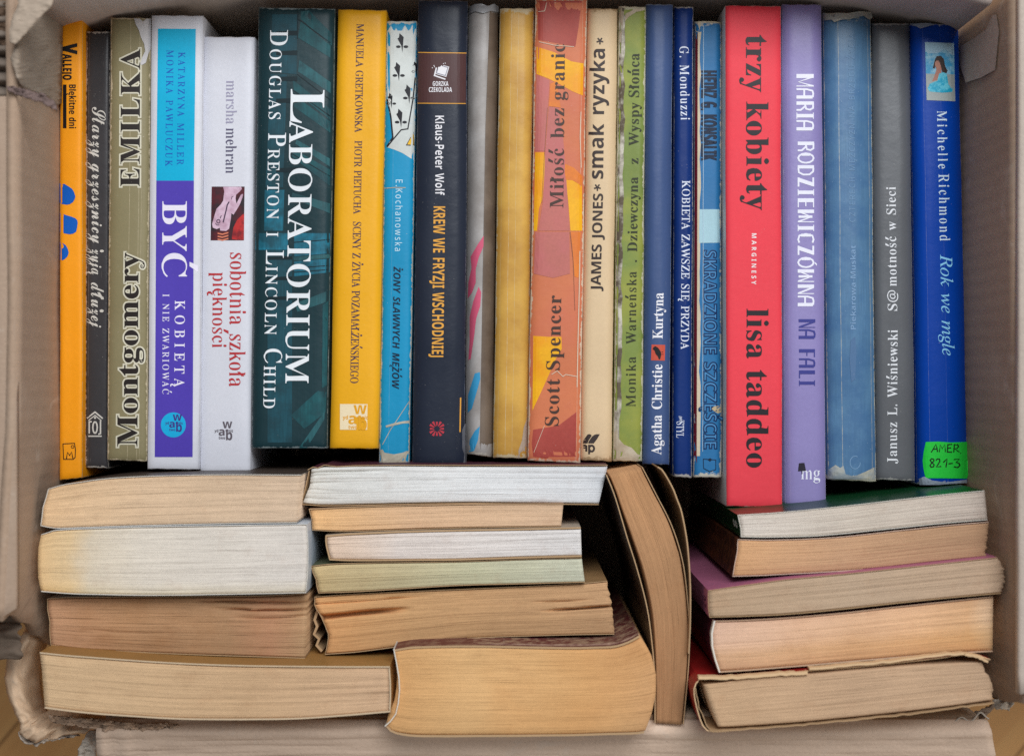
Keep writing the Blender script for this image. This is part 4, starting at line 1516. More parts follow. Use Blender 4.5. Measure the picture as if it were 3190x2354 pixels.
pr.build('torn_plastic', printed('yellowed_plastic', (190, 184, 164), rough=.3, spec=.6, off=20.6, speck=0, bump=1.2, mottle=((120, 140, 160), 70, .7)))

# 21 grey
b = SpineBook('plain mid grey book with white serif lettering reading upwards', q((2716, 73), (2831, 74), (2730, 1493), (2850, 1498)), 5,
              printed('grey_cover', (92, 94, 98), var=.06, speck=.3, wear=.12, wend=1.2, wearcol=(168, 166, 162), off=21.0, rough=.34, spec=.45), r=.0020, p=5)
wg = ink('white_serif', (222, 224, 228), 21.0, speck=.1)
pr = b.print()
pr.text('Janusz L. Wiśniewski', 'serif', 'U', (2794, 2796), (1443, 1028), 30, k=.7, sp=.03)
pr.build('author_lettering', wg)
pr = b.print()
pr.text('S@', 'serif', 'U', (2795, 2794), (968, 904), 29, k=.7)
pr.text('motność w Sieci', 'serif', 'U', (2793, 2790), (891, 583), 29, k=.7, sp=.03)
pr.build('title_lettering', wg)

# 22 blue with picture and sticker
b = SpineBook('glossy cobalt book with a small beach picture and a green sticker', q((2833, 74), (2985, 76), (2857, 1508), (3014, 1505)), 3,
              printed('cobalt_cover', (2, 62, 158), var=.06, speck=.3, wear=.1, wend=1.2, wearcol=(176, 180, 184), off=22.0, rough=.36, spec=.25, creases=((.27, .004, .3), (.62, .003, .2))), r=.0040, p=4)
pr = b.print()
pr.text('Michelle', 'serif', 'D', (2919, 2923), (346, 526), 30, k=.5, sp=.1)
pr.text('Richmond', 'serif', 'D', (2924, 2928), (542, 750), 32, k=.5, sp=.1)
pr.build('author_lettering', ink('pale_serif', (206, 226, 240), 22.0, speck=.1))
pr = b.print()
pr.text('Rok we mgle', 'ital', 'D', (2929, 2936), (793, 1107), 37)
pr.build('title_lettering', ink('ice_italic', (140, 206, 240), 22.0, speck=.1))
oP, sP = (2790, 0), 400 / 1652
pr = b.print(1)
pr.poly([pl([(378, 543), (750, 558), (768, 1305), (400, 1290)], oP, sP)])
pic22 = pr.build('printed_picture', printed('beach_sky', (170, 206, 226), off=22.4, var=.1, speck=0, bump=0))


def beach(polys, colr, name, lvl, **kw):
    p_ = b.print(lvl)
    for pp in polys:
        p_.poly([pl(pp, oP, sP)])
    p_.build(name, printed('beach_' + name, colr, off=22.4, speck=0, bump=0, **kw), pic22)


beach([[(383, 665), (420, 690), (540, 690), (620, 640), (660, 650), (720, 710), (755, 712), (758, 960), (390, 950)]], (70, 160, 206), 'sea_print', 2, var=.3, mottle=((170, 214, 230), 300, .8))
beach([[(390, 950), (758, 960), (768, 1305), (400, 1290)]], (164, 172, 170), 'sand_print', 2, var=.15)
beach([[(560, 945), (620, 930), (660, 960), (680, 1090), (735, 1140), (730, 1185), (600, 1195), (440, 1180), (412, 1140), (440, 1080), (540, 1040)]], (32, 172, 208), 'dress_print', 3, var=.5, mottle=((120, 214, 232), 500, .8))
beach([[(505, 770), (560, 770), (590, 850), (590, 940), (560, 950), (535, 1030), (470, 1050), (500, 980), (525, 900)]], (184, 128, 112), 'skin_print', 3, var=.1)
beach([[(506, 805), (522, 785), (548, 782), (572, 815), (576, 860), (560, 886), (538, 892), (518, 870), (506, 840)]], (192, 136, 118), 'face_print', 5, var=.1)
beach([[(505, 770), (530, 725), (580, 722), (620, 760), (640, 860), (670, 910), (655, 945), (600, 930), (580, 840), (545, 775), (520, 800), (505, 885), (478, 880)]], (62, 48, 44), 'hair_print', 4, var=.3)
oS = (2390, 750)
pr = b.print(3)
pr.poly([pl([(1020, 1293), (1100, 1290), (1180, 1296), (1285, 1292), (1288, 1410), (1303, 1412), (1304, 1470), (1295, 1500), (1285, 1528), (1150, 1526), (1020, 1525), (1010, 1490), (1003, 1450), (1000, 1410), (1006, 1360)], oS)], dz=.00002)
stk = pr.build('call_number_sticker', printed('green_sticker', (36, 200, 62), off=22.7, var=.06, rough=.5, speck=.15, bump=.5))
pr = b.print(4)
HAND = [[(1055, 1360), (1070, 1336), (1085, 1308), (1092, 1332), (1096, 1358)], [(1066, 1340), (1094, 1338)], [(1108, 1358), (1113, 1310), (1126, 1336), (1143, 1308), (1146, 1358)],
        [(1190, 1308), (1162, 1310), (1159, 1358), (1190, 1358)], [(1160, 1333), (1184, 1331)], [(1200, 1360), (1204, 1310), (1226, 1310), (1231, 1322), (1222, 1334), (1206, 1337), (1236, 1358)], [(1243, 1364), (1246, 1368)],
        [(1072, 1404), (1058, 1400), (1048, 1410), (1058, 1424), (1074, 1438), (1070, 1452), (1054, 1455), (1047, 1444), (1058, 1428), (1072, 1416), (1072, 1404)], [(1085, 1412), (1094, 1402), (1108, 1403), (1111, 1416), (1100, 1436), (1088, 1453), (1120, 1450)],
        [(1132, 1425), (1146, 1412), (1158, 1400), (1154, 1428), (1150, 1456)], [(1166, 1433), (1194, 1430)], [(1200, 1406), (1236, 1402), (1216, 1424), (1234, 1430), (1240, 1443), (1226, 1457), (1200, 1452)]]
for k_, st in enumerate(HAND):
    pr.line(pl(st, oS), 3.8, False, .000004 * k_)
pr.build('sticker_lettering', ink('pen_black', (20, 36, 22), 22.7, speck=0), stk)
pr = b.print(4)
pr.poly([pl([(920, 160), (985, 150), (1050, 150), (1070, 160), (1030, 172), (985, 185), (960, 172)], (2390, 0))], dz=.0004)
pr.poly([pl([(975, 1530), (1010, 1515), (1060, 1540), (1150, 1552), (1285, 1535), (1285, 1556), (1100, 1568), (980, 1568)], oS)], dz=.0004)
pr.build_each('film_edge', printed('clear_film', (150, 160, 176), rough=.25, spec=.6, off=22.9, speck=0, bump=1.2))
# ------------------------------------------------------------------ books lying on their sides, page edges up
LOWG = 'books packed with their page edges up'


def along(P, s):
    """point at share s of a polyline's length"""
    L = [0.0]
    for a, b in zip(P, P[1:]):
        L.append(L[-1] + math.hypot(b[0] - a[0], b[1] - a[1]))
    x = s * L[-1]
    for i in range(len(P) - 1):
        if x <= L[i + 1] or i == len(P) - 2:
            f = (x - L[i]) / (L[i + 1] - L[i])
            return (lerp(P[i][0], P[i + 1][0], f), lerp(P[i][1], P[i + 1][1], f))


def smooth(P, n=60):
    """Catmull-Rom through the points, resampled evenly"""
    if len(P) > 2:
        Q = []
        for i in range(len(P) - 1):
            p0, p1, p2, p3 = P[max(0, i - 1)], P[i], P[i + 1], P[min(len(P) - 1, i + 2)]
            for k in range(8):
                t = k / 8
                Q.append(tuple(0.5 * (2 * p1[d] + (p2[d] - p0[d]) * t + (2 * p0[d] - 5 * p1[d] + 4 * p2[d] - p3[d]) * t * t + (3 * p1[d] - p0[d] - 3 * p2[d] + p3[d]) * t ** 3) for d in (0, 1)))
        Q.append(P[-1])
        P = Q
    return [along(P, i / n) for i in range(n + 1)]


class Block:
    """a book seen on its page edges: top and bottom outlines from left to right in photo pixels"""
    def __init__(s, label, top, bot, dz, pm, cover, edge, side='L', lb=(), rb=(), clump=0.0002, grooves=(), th=0.00028, floor=0.006, flare=0.0, hollow=0.0, nc=46, overhang=-0.0001, boards=True, ragr=0.0):
        s.z = FZ - dz / 1000.0
        s.top, s.bot = smooth(top), smooth(bot)
        s.lb, s.rb = lb, rb
        s.side = side
        N = 60
        cx = sum(p[0] for p in s.top + s.bot) / (2 * (N + 1)); cy = sum(p[1] for p in s.top + s.bot) / (2 * (N + 1))
        o = at(cx, cy, s.z)
        s.org = Vector((o.x, o.y, floor))
        s.floor = floor
        s.root = thing('book', label, 'book', s.org, LOWG)
        SEED[0] += .37
        rg = random.Random(int(SEED[0] * 100))
        hpx = abs(s.bot[30][1] - s.top[30][1]) + abs(s.bot[30][0] - s.top[30][0]) * .7
        d = (CZ - s.z) * K
        ins = (th + 0.0002) / (hpx * d)
        wpx = max(1, math.hypot(s.top[-1][0] - s.top[0][0], s.top[-1][1] - s.top[0][1]))
        insl = (th + 0.0002) / (wpx * d)
        # page block
        rows = [ins + (1 - 2 * ins) * j / nc for j in range(nc + 1)]
        sl = insl if 'L' in side else 0.0
        sr = 1 - insl if 'R' in side else 1.0
        cl = []
        lev = 0.0
        for j in range(nc + 1):
            lev = lev * .55 + rg.uniform(-1, 1) * clump
            cl.append(lev)
        V, ST = [], []
        zb = s.z - 0.0004
        for j, t in enumerate(rows):
            edge_fall = -0.0006 if j in (0, nc) else 0
            for i in range(N + 1):
                sx = lerp(sl, sr, i / N)
                p = s.P(sx, t)
                z = zb + cl[j] * (.6 + .4 * math.sin(sx * 7 + j)) + edge_fall + .0005 * nz(sx * 3, t * 2, SEED[0]) - hollow * math.sin(math.pi * t)
                for (tc, s0, s1, w, dep) in grooves:
                    k = min(1, max(0, (sx - s0) * 8)) * min(1, max(0, (s1 - sx) * 8))
                    tt = tc + .03 * math.sin(sx * 6 + tc * 9)
                    if k > 0 and abs(t - tt) < w:
                        z -= dep * k * (1 - (abs(t - tt) / w) ** 2)
                u, v = p
                if ragr and i == N:
                    u += ragr * nz(0, t * 14, SEED[0] * 3)
                q_ = at(u, v, z)
                V.append(q_); ST.append((sx, t))
        F = []
        n1 = N + 1
        for j in range(nc):
            for i in range(N):
                a = j * n1 + i
                F.append((a, a + n1, a + n1 + 1, a + 1))
        # the block's walls down to the box floor
        ring = [i for i in range(n1)] + [j * n1 + N for j in range(1, nc + 1)] + [nc * n1 + i for i in range(N - 1, -1, -1)] + [j * n1 for j in range(nc - 1, 0, -1)]
        base = len(V)
        for r_ in ring:
            V.append(Vector((V[r_].x, V[r_].y, floor + .001))); ST.append(ST[r_])
        m = len(ring)
        for i in range(m):
            F.append((ring[i], ring[(i + 1) % m], base + (i + 1) % m, base + i))
        me = mesh_from('page_block', V, F, s.org, False)
        bm = bmesh.new(); bm.from_mesh(me); bmesh.ops.recalc_face_normals(bm, faces=bm.faces[:]); bm.to_mesh(me); bm.free()
        uv = me.uv_layers.new(name='st')
        for lp in me.loops:
            uv.data[lp.index].uv = ST[lp.vertex_index]
        for p in me.polygons:
            p.use_smooth = True
        s.block = link('page_block', me, s.root, [pm])
        # cover: a bent sheet along the top outline, round the spine end and back along the bottom outline
        if boards:
            path = []
            n = 40
            tp = [(i / n, 0.0) for i in range(n + 1)]
            bt = [(i / n, 1.0) for i in range(n + 1)]
            md = [j / 14 for j in range(1, 14)]
            if side == 'L':
                path = tp[::-1] + [(0.0, t) for t in md] + bt
            elif side == 'R':
                path = tp + [(1.0, t) for t in md] + bt[::-1]
            if path:
                s.sheet('cover', [s.P(a, b) for a, b in path], s.z + overhang, th, cover, edge)
            else:
                s.sheet('cover', [s.P(a, b) for a, b in tp], s.z + overhang, th, cover, edge)
                s.sheet('cover', [s.P(a, b) for a, b in bt[::-1]], s.z + overhang, th, cover, edge)

    def P(s, sx, t):
        i = min(59, max(0, int(sx * 60)))
        f = sx * 60 - i
        a = (lerp(s.top[i][0], s.top[i + 1][0], f), lerp(s.top[i][1], s.top[i + 1][1], f))
        b = (lerp(s.bot[i][0], s.bot[i + 1][0], f), lerp(s.bot[i][1], s.bot[i + 1][1], f))
        u, v = lerp(a[0], b[0], t), lerp(a[1], b[1], t)
        for off, wgt in ((s.lb, (1 - sx) ** 2), (s.rb, sx ** 3)):
            if off:
                x = t * (len(off) - 1)
                k = min(int(x), len(off) - 2)
                u += wgt * lerp(off[k], off[k + 1], x - k)
        return u, v

    def sheet(s, name, px, z, th, m, em, drop=None, lift=None, jit=0.0):
        """an upright sheet of paper or board whose upper edge follows the pixels px"""
        n = len(px)
        if jit:
            px = [(p[0] + jit * nz(i * .9, 2, z * 50), p[1] + jit * nz(3, i * .9, z * 70)) for i, p in enumerate(px)]
        W_ = [at(p[0], p[1], z) for p in px]
        V, F, MI = [], [], []
        fl_ = s.floor + .0008 if drop is None else z - drop
        for i in range(n):
            a = W_[max(0, i - 1)]; b = W_[min(n - 1, i + 1)]
            d = (b - a); d.z = 0
            d.normalize()
            nn = Vector((d.y, -d.x, 0)) * th
            zz = z + (.00025 * nz(i * .3, z * 90, 1)) + (lift(i / (n - 1)) if lift else 0)
            o = Vector((W_[i].x, W_[i].y, zz))
            e = o - nn * s.inner
            V += [Vector((o.x, o.y, fl_)), o, e, Vector((e.x, e.y, fl_))]
        for i in range(n - 1):
            a, b = i * 4, i * 4 + 4
            F += [(a, b, b + 1, a + 1), (a + 1, b + 1, b + 2, a + 2), (a + 2, b + 2, b + 3, a + 3)]
            MI += [0, 1, 1]
        F += [(0, 1, 2, 3), ((n - 1) * 4, (n - 1) * 4 + 3, (n - 1) * 4 + 2, (n - 1) * 4 + 1)]
        MI += [1, 1]
        me = mesh_from(name, V, F, s.org)
        o = link(name, me, s.root, [m, em])
        for p, k in zip(me.polygons, MI):
            p.material_index = k
        bm = bmesh.new(); bm.from_mesh(me); bmesh.ops.recalc_face_normals(bm, faces=bm.faces[:]); bm.to_mesh(me); bm.free()
        return o

    @property
    def inner(s):
        return 1.0 if s.side == 'L' else -1.0


def cov(name, col, **kw):
    return printed(name, col, bump=.5, **kw)


EDGE_W = cov('white_card_edge', (214, 208, 198), rough=.7, spec=.1, speck=0)
EDGE_T = cov('tan_card_edge', (176, 146, 112), rough=.8, spec=.1, speck=0)
A = 1.16


def g(r, gg, b, k=1.04, sat=0.98):
    m = (r + gg + b) / 3
    return tuple(max(0, min(255, (m + (x - m) * sat) * k)) for x in (r, gg, b))


# left stack, from the standing books downwards
Block('tan paperback with rounded back, top of the left stack', [(150, 1522), (190, 1510), (231, 1503), (346, 1488), (520, 1480), (693, 1477), (938, 1478)], [(126, 1637), (160, 1644), (202, 1645), (404, 1638), (693, 1631), (924, 1628)], -26,
      pages('pages_tan_one', [(0, g(222, 186, 144)), (.4, g(212, 182, 150)), (1, g(206, 180, 154))], ((0, .92), (.5, 1), (1, .96)), seed=1.1), cov('shadow_dark_cover_one', (66, 56, 50)), EDGE_W, 'L', lb=(0, -2, -5, -2, 0))  # cover colour darkened to stand in for the shadow along the upper edge
Block('thick block of white pages yellowed at its left end, second in the left stack', [(124, 1664), (150, 1656), (202, 1648), (520, 1638), (956, 1632)], [(124, 1842), (200, 1848), (277, 1851), (520, 1854), (953, 1846)], -28,
      pages('pages_white_two', [(0, g(220, 186, 138)), (.12, g(218, 190, 148)), (.20, g(212, 198, 176)), (.38, g(212, 202, 188)), (1, g(210, 202, 194))], ((0, 1), (.8, 1), (1, (.95, .92, .82))), line=.10, gap=.25, seed=2.2), cov('pale_blue_cover', (186, 198, 212)), EDGE_W, 'R', lb=(4, -5, -6, -5, 4), rb=(0, 5, 6, 5, 0))
Block('brown paged paperback with curled upper pages, third in the left stack', [(147, 1864), (202, 1860), (358, 1858), (693, 1856), (860, 1853), (958, 1847)], [(156, 2009), (220, 2018), (289, 2024), (577, 2038), (950, 2050)], -19,
      pages('pages_brown_three', [(0, g(192, 146, 112)), (.3, g(176, 134, 98)), (.7, g(172, 134, 100)), (.85, g(180, 134, 102)), (1, g(182, 146, 110))], ((0, .95), (.5, 1), (1, .84)), line=.2, gap=.5, seed=3.3, stain=((150, 102, 62), 30, .4)), cov('worn_cover_three', (196, 180, 160), wear=0), EDGE_T, 'L', lb=(0, -2, 3, 0, 2),
      grooves=((.12, .55, 1.05, .03, .004), (.22, .62, 1.05, .025, .004), (.33, .7, 1.05, .02, .003), (.62, .15, .5, .015, .0015)))
bl = Block('long hardback with a gold brown board, bottom of the left stack', [(124, 2030), (200, 2038), (289, 2045), (520, 2061), (751, 2070), (1000, 2073), (1214, 2074)], [(139, 2205), (250, 2219), (404, 2231), (600, 2241), (900, 2240), (1060, 2230), (1216, 2217)], -35,
           pages('pages_sand_four', [(0, g(204, 172, 134)), (.6, g(196, 162, 126)), (1, g(200, 166, 134))], ((0, 1), (1, .96)), line=.14, gap=.3, seed=4.4), cov('gold_brown_board', (156, 116, 66), var=.2), cov('soft_edge', (200, 178, 150), rough=.8, spec=.1, speck=0), 'R', lb=(0, 2, 2, 0), th=.0006, rb=(0, 3, 3, 0), overhang=.0002)

# middle stack
bm1 = Block('bright white paperback with rippled pages on top of the middle stack', [(968, 1458), (1000, 1452), (1100, 1450), (1246, 1449), (1593, 1450), (1893, 1450)], [(940, 1568), (1000, 1574), (1131, 1572), (1300, 1568), (1477, 1566), (1865, 1570)], -14,
            pages('pages_bright_white', [(0, g(208, 206, 200)), (.5, g(214, 214, 214)), (1, g(210, 211, 214))], ((0, 1), (1, .97)), line=.08, gap=.35, seed=5.5), cov('maroon_card', (78, 40, 52), speck=.5), EDGE_W, 'L', lb=(0, 4, 8, 3, 0),
            grooves=((.12, -.1, .3, .04, .0016), (.2, -.1, .2, .03, .0012), (.45, -.1, .12, .03, .0014), (.62, -.1, .1, .03, .0012), (.8, -.1, .12, .03, .0012)), boards=False)
bm1.side = 'R'
bm1.sheet('cover', [(958, 1462), (975, 1453), (990, 1456), (1010, 1447), (1050, 1452), (1100, 1449), (1246, 1447), (1593, 1448), (1893, 1448)], bm1.z + .0002, .0003, cov('maroon_cover', (78, 40, 52), speck=.8), EDGE_T)
bm1.sheet('cover', [(1865, 1572), (1477, 1568), (1300, 1570), (1131, 1574), (1000, 1576), (938, 1571), (950, 1520), (962, 1466)], bm1.z - .0004, .0003, cov('maroon_back', (110, 70, 70), speck=.8), EDGE_T)
Block('thin tan paperback, shorter than the white one above it', [(962, 1585), (1100, 1578), (1300, 1573), (1500, 1569), (1755, 1568)], [(972, 1651), (1050, 1655), (1131, 1654), (1420, 1645), (1748, 1640)], -16,
      pages('pages_tan_six', [(0, g(222, 176, 124)), (.4, g(216, 178, 142)), (1, g(208, 176, 146))], ((0, .95), (.6, 1), (1, .93)), line=.08, gap=.2, seed=6.6), cov('peach_cover', (186, 150, 120)), EDGE_T, 'L', lb=(0, 2, 4, 2, 0))
Block('thin cream white paperback with a dark gap at its rounded left end', [(1014, 1667), (1100, 1660), (1300, 1652), (1600, 1646), (1809, 1641)], [(1026, 1744), (1100, 1747), (1300, 1746), (1420, 1745), (1650, 1738), (1812, 1734)], -18,
      pages('pages_cream_seven', [(0, g(218, 190, 166)), (.3, g(216, 204, 196)), (1, g(214, 210, 208))], ((0, 1.0), (.6, .98), (1, .95)), line=.13, gap=.35, seed=7.7), cov('cream_cover_seven', (190, 176, 160)), EDGE_T, 'L', lb=(0, -4, -4, -2, 0), th=.0007)
Block('paperback with greenish grey pages, fourth in the middle stack', [(968, 1762), (1030, 1755), (1150, 1751), (1420, 1748), (1650, 1740), (1812, 1736)], [(992, 1847), (1131, 1842), (1420, 1824), (1650, 1818), (1822, 1813)], -17,
      pages('pages_green_eight', [(0, g(192, 168, 124)), (.3, g(186, 172, 136)), (.6, g(186, 182, 152)), (1, g(192, 192, 172))], ((0, 1.08), (.45, 1.02), (.6, .93), (1, .88)), line=.10, gap=.3, seed=8.8), cov('green_cover_eight', (90, 96, 74)), EDGE_T, 'L', lb=(0, 0, 4, 0, 0))
bm5 = Block('shabby tan paperback with split page bundles and a torn left end', [(980, 1858), (1080, 1850), (1246, 1842), (1593, 1827), (1780, 1818), (1895, 1808)], [(1012, 2038), (1100, 2032), (1189, 2021), (1330, 2002), (1477, 1987), (1750, 1978), (1908, 1975)], -14,
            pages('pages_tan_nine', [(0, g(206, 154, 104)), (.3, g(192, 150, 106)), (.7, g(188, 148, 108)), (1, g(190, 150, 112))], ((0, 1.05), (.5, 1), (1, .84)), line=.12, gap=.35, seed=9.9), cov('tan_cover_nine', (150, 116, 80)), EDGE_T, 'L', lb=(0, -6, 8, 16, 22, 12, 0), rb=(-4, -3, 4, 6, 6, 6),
            grooves=((.10, -.1, .4, .02, .003), (.36, -.1, .32, .05, .008), (.50, .75, 1.1, .03, .006), (.30, .72, .95, .02, .003)), ragr=6)
bm5.side = 'L'
bm5.sheet('torn_spine', [(985, 1900), (976, 1930), (984, 1950), (974, 1975), (990, 1990), (982, 2010), (1000, 2030)], bm5.z - .004, .0012, cov('torn_spine_paper', (170, 128, 70), mottle=((60, 36, 20), 200, .8)), EDGE_T, drop=.03)
b6 = Block('fattest book, orange tan pages under a scuffed maroon board, lowest in the middle', [(1228, 2022), (1260, 2016), (1304, 2012), (1477, 2009), (1750, 2014), (1880, 2012), (1923, 2009), (1965, 1996), (1998, 1978)],
           [(1202, 2262), (1212, 2274), (1228, 2284), (1304, 2294), (1500, 2294), (1750, 2292), (1900, 2288), (1975, 2286), (2003, 2282)], -32,
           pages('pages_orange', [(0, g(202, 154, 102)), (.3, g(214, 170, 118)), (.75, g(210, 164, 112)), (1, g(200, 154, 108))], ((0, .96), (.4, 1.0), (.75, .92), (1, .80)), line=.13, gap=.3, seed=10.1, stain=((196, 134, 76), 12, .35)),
           cov('maroon_board', (92, 42, 44), speck=.9, mottle=((150, 120, 100), 180, .5)), EDGE_T, 'N', lb=(0, 10, 18, 20, 18, 4, 0), rb=(-8, 30, 44, 42, 28, 4), th=.0009, hollow=.001, nc=40, overhang=-.0006)
b6.sheet('joint_edge', [(1228, 2020), (1236, 2060), (1244, 2110), (1246, 2150), (1242, 2190), (1234, 2224), (1218, 2246), (1200, 2262)], b6.z + .0006, .0004, EDGE_W, EDGE_W)
b6.sheet('torn_board_paper', [(1300, 2009), (1380, 2007), (1450, 2005), (1560, 2003), (1700, 2006), (1830, 2006), (1925, 2000), (1990, 1972)], b6.z - .004, .0007, cov('scuffed_maroon', (96, 46, 48), speck=.9, mottle=((176, 150, 124), 260, .7)), cov('scuffed_edge', (170, 140, 120), mottle=((100, 50, 50), 160, .7)), drop=.05)

# the upright book leaning in a curve
VB = Block('narrow brown book standing in a curve between the stacks, its cover peeling off', [(2000, 1456), (2039, 1533), (2070, 1590), (2091, 1637), (2112, 1700), (2124, 1746), (2140, 1862), (2147, 1977), (2142, 2093), (2134, 2180), (2127, 2256)],
           [(1894, 1478), (1915, 1530), (1929, 1573), (1950, 1632), (1966, 1677), (1999, 1775), (2026, 1891), (2037, 2006), (2041, 2122), (2041, 2190), (2041, 2250)], -20,
           pages('pages_upright', [(0, g(182, 136, 96)), (.3, g(180, 136, 98)), (.7, g(170, 128, 92)), (1, g(160, 120, 86))], ((0, .92), (.5, 1), (1, .94)), line=.2, gap=.5, seed=11.2), cov('brown_card', (120, 84, 56)), EDGE_T, 'N', boards=False, nc=36)
VB.side = 'R'
INS = cov('inside_of_cover', (92, 76, 60))
VB.sheet('front_cover', smooth([(2050, 1452), (2066, 1464), (2096, 1515), (2112, 1556), (2126, 1596), (2143, 1689), (2152, 1804), (2153, 1920), (2148, 2035)], 40), VB.z + .004, .0006, INS, EDGE_T, drop=.10)
VB.sheet('end_paper', smooth([(2002, 1454), (2042, 1532), (2094, 1636), (2128, 1746), (2143, 1862), (2150, 1977), (2145, 2093), (2130, 2255)], 40), VB.z + .0006, .0004, cov('brown_end_paper', (120, 88, 60)), EDGE_T)
VB.side = 'L'
VB.sheet('back_cover', smooth([(1888, 1480), (1912, 1540), (1934, 1612), (1953, 1677), (1984, 1775), (2014, 1891), (2030, 2006), (2038, 2110), (2039, 2250)], 40), VB.z + .0006, .0005, cov('dark_back_cover', (60, 46, 40)), EDGE_T)

# right stack
green = cov('dark_green_cover', (16, 62, 34), speck=.3, rough=.3)
r1 = Block('glossy dark green paperback, top of the right stack', [(2300, 1603), (2446, 1593), (2620, 1576), (2793, 1556), (2950, 1538), (3067, 1527)], [(2308, 1672), (2400, 1673), (2562, 1668), (2793, 1645), (2960, 1628), (3076, 1619)], -32,
           pages('pages_pale_green_book', [(0, g(204, 194, 184)), (.5, g(200, 188, 174)), (1, g(190, 176, 164))], ((0, 1), (1, .95)), line=.15, gap=.4, seed=12.3), green, EDGE_W, 'L', lb=(-2, 0, 2, 0))
r2 = Block('tan paperback with a cracked dark brown spine, second in the right stack', [(2296, 1679), (2420, 1680), (2600, 1672), (2800, 1651), (2960, 1634), (3080, 1624)], [(2284, 1795), (2400, 1791), (2677, 1775), (2900, 1752), (3070, 1736)], -32,
           pages('pages_tan_second', [(0, g(204, 158, 116)), (.4, g(194, 154, 120)), (1, g(172, 136, 106))], ((0, 1), (1, .95)), line=.12, gap=.3, seed=13.4), cov('cracked_brown_cover', (66, 36, 26), speck=.8, speckcol=(170, 110, 60), mottle=((110, 62, 36), 240, .8)), cov('pale_pink_edge', (206, 178, 160), rough=.8, speck=0), 'L', lb=(2, 4, 0, -2), ragr=5)
r3 = Block('paperback with a mauve pink cover, third in the right stack', [(2206, 1838), (2300, 1824), (2446, 1804), (2620, 1787), (2793, 1769), (2950, 1752), (3107, 1735)], [(2210, 1922), (2300, 1920), (2446, 1914), (2620, 1898), (2793, 1879), (2960, 1862), (3119, 1848)], -39,
           pages('pages_grey_tan', [(0, g(180, 152, 124)), (.5, g(178, 154, 130)), (1, g(188, 160, 134))], ((0, 1.02), (.5, .95), (.8, 1), (1, .9)), line=.11, gap=.2, seed=14.5), cov('mauve_cover', (170, 100, 128), speck=.2), EDGE_T, 'L', lb=(0, -2, -2, 0), rb=(0, 16, 14, 0), ragr=5)
r4 = Block('thick pinkish tan book in a white edged wine cover, fourth in the right stack', [(2226, 1932), (2300, 1930), (2446, 1922), (2620, 1907), (2793, 1888), (2960, 1870), (3094, 1856)], [(2240, 2094), (2330, 2088), (2516, 2073), (2793, 2049), (2960, 2036), (3092, 2029)], -36,
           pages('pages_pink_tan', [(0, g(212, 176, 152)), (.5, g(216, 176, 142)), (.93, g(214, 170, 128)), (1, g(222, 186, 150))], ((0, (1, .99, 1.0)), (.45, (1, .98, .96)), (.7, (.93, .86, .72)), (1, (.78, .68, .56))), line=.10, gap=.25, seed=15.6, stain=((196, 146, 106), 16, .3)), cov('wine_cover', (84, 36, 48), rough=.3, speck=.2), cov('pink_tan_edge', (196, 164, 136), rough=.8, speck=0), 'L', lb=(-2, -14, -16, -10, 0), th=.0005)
r4.sheet('board_edge', [r4.P(0, t / 12) for t in range(13)], r4.z + .0006, .0007, EDGE_W, EDGE_W, drop=.004)
r5 = Block('broken red book with torn loose sheets along its top, bottom of the right stack', [(2192, 2128), (2250, 2121), (2350, 2108), (2504, 2096), (2793, 2071), (2950, 2062), (3056, 2058)], [(2238, 2266), (2310, 2263), (2504, 2249), (2793, 2220), (2960, 2200), (3092, 2181)], -40,
           pages('pages_sand_broken', [(0, g(194, 160, 126)), (.5, g(188, 156, 126)), (1, g(184, 154, 126))], ((0, 1), (1, .95)), line=.15, gap=.4, seed=16.7), cov('red_cover_broken', (156, 34, 30), speck=.4), EDGE_T, 'N', rb=(0, 4, 14, 10, 0), boards=False, ragr=4)
r5.side = 'L'
REDC = cov('red_card', (150, 32, 30), speck=.5)
TORN = cov('torn_sheet', (208, 176, 138), rough=.85, spec=.1, speck=0, var=.15)
r5.sheet('cover', smooth([(3086, 2052), (3020, 2036), (2900, 2050), (2700, 2072), (2500, 2088), (2300, 2108), (2185, 2112), (2166, 2128), (2160, 2150), (2166, 2190), (2180, 2240), (2196, 2270), (2225, 2280), (2300, 2274)], 60), r5.z - .0008, .0005, REDC, TORN)
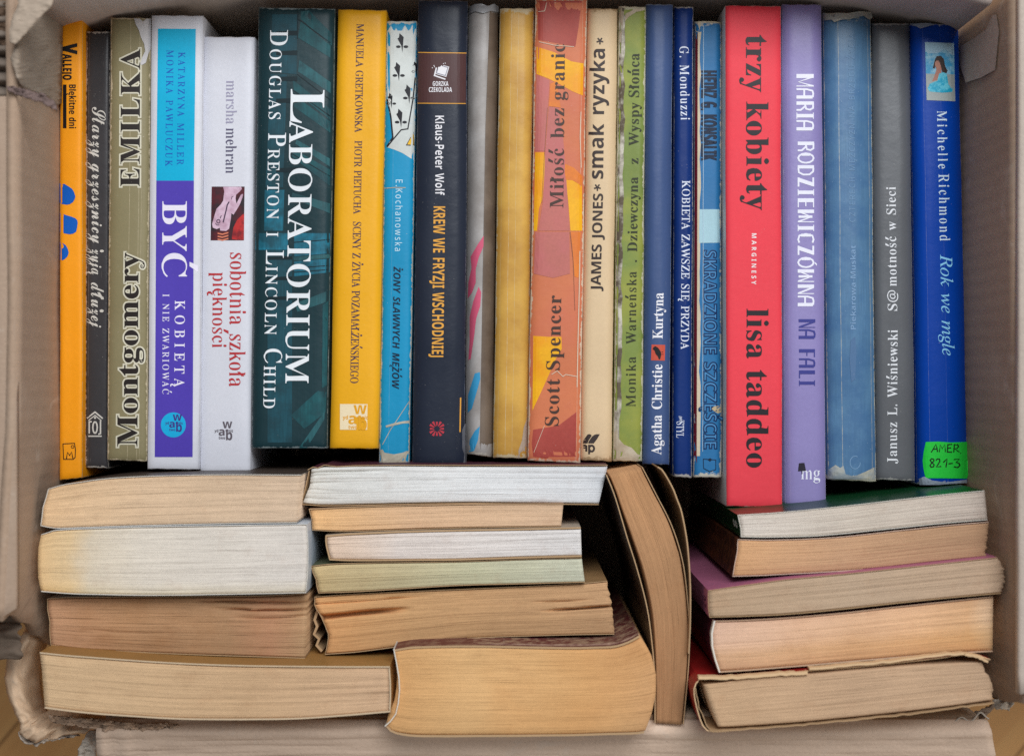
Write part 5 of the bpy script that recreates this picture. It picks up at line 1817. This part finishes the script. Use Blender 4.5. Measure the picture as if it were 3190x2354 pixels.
r5.sheet('loose_sheet', smooth([(2516, 2089), (2400, 2097), (2300, 2104), (2240, 2107), (2178, 2106)], 20)[::1], r5.z + .0012, .0013, TORN, TORN, drop=.004, jit=3.0)
r5.sheet('loose_sheet', smooth([(3065, 2044), (3010, 2032), (2900, 2040), (2790, 2054), (2700, 2064), (2520, 2080)], 24), r5.z + .0018, .0009, TORN, TORN, drop=.004, jit=3.0)
r5.sheet('loose_sheet', smooth([(3080, 2056), (3040, 2040), (3005, 2034)], 12), r5.z + .0022, .0010, TORN, TORN, drop=.004, jit=3.0)
r5.sheet('back_sheet', smooth([(3098, 2186), (2960, 2206), (2793, 2227), (2504, 2256), (2300, 2271), (2226, 2276), (2204, 2262), (2180, 2200), (2168, 2142)], 50), r5.z + .0001, .0003, EDGE_T, EDGE_T, drop=.03, jit=3.5)


def spine_mark(bk, pts, w, z0, mat, name='spine_mark'):
    """small mark on the left spine face of a lying book: strokes given as (along spine t, depth mm)"""
    V, F = [], []
    for st in pts:
        for a, c in zip(st, st[1:]):
            dx, dz = c[0] - a[0], c[1] - a[1]
            L = math.hypot(dx * 12, dz) or 1
            i = len(V)
            for q_, sg in ((a, 1), (a, -1), (c, -1), (c, 1)):
                t, dep = q_[0] + sg * (dz / L) * w / 24, q_[1] - sg * (dx * 12 / L) * w / 2
                u, v = bk.P(0, t)
                p = at(u, v, bk.z)
                V.append(Vector((p.x - .0004, p.y, bk.z - dep / 1000)))
            F.append((i, i + 1, i + 2, i + 3))
    link(name, mesh_from(name, V, F, bk.org), bk.root, [mat])


spine_mark(r1, [[(.35, 8), (.5, 5), (.65, 8), (.5, 11), (.35, 8)], [(.35, 14), (.5, 11), (.65, 14), (.5, 17), (.35, 14)]], 1.4, 0, cov('pale_mark', (200, 206, 196), speck=0))
spine_mark(r3, [[(.3, 6), (.5, 9), (.35, 12)], [(.6, 6), (.75, 10), (.55, 13)], [(.4, 15), (.7, 17)]], 1.0, 0, cov('plum_mark', (92, 44, 72), speck=0))
bpy.data.objects.remove(_to)
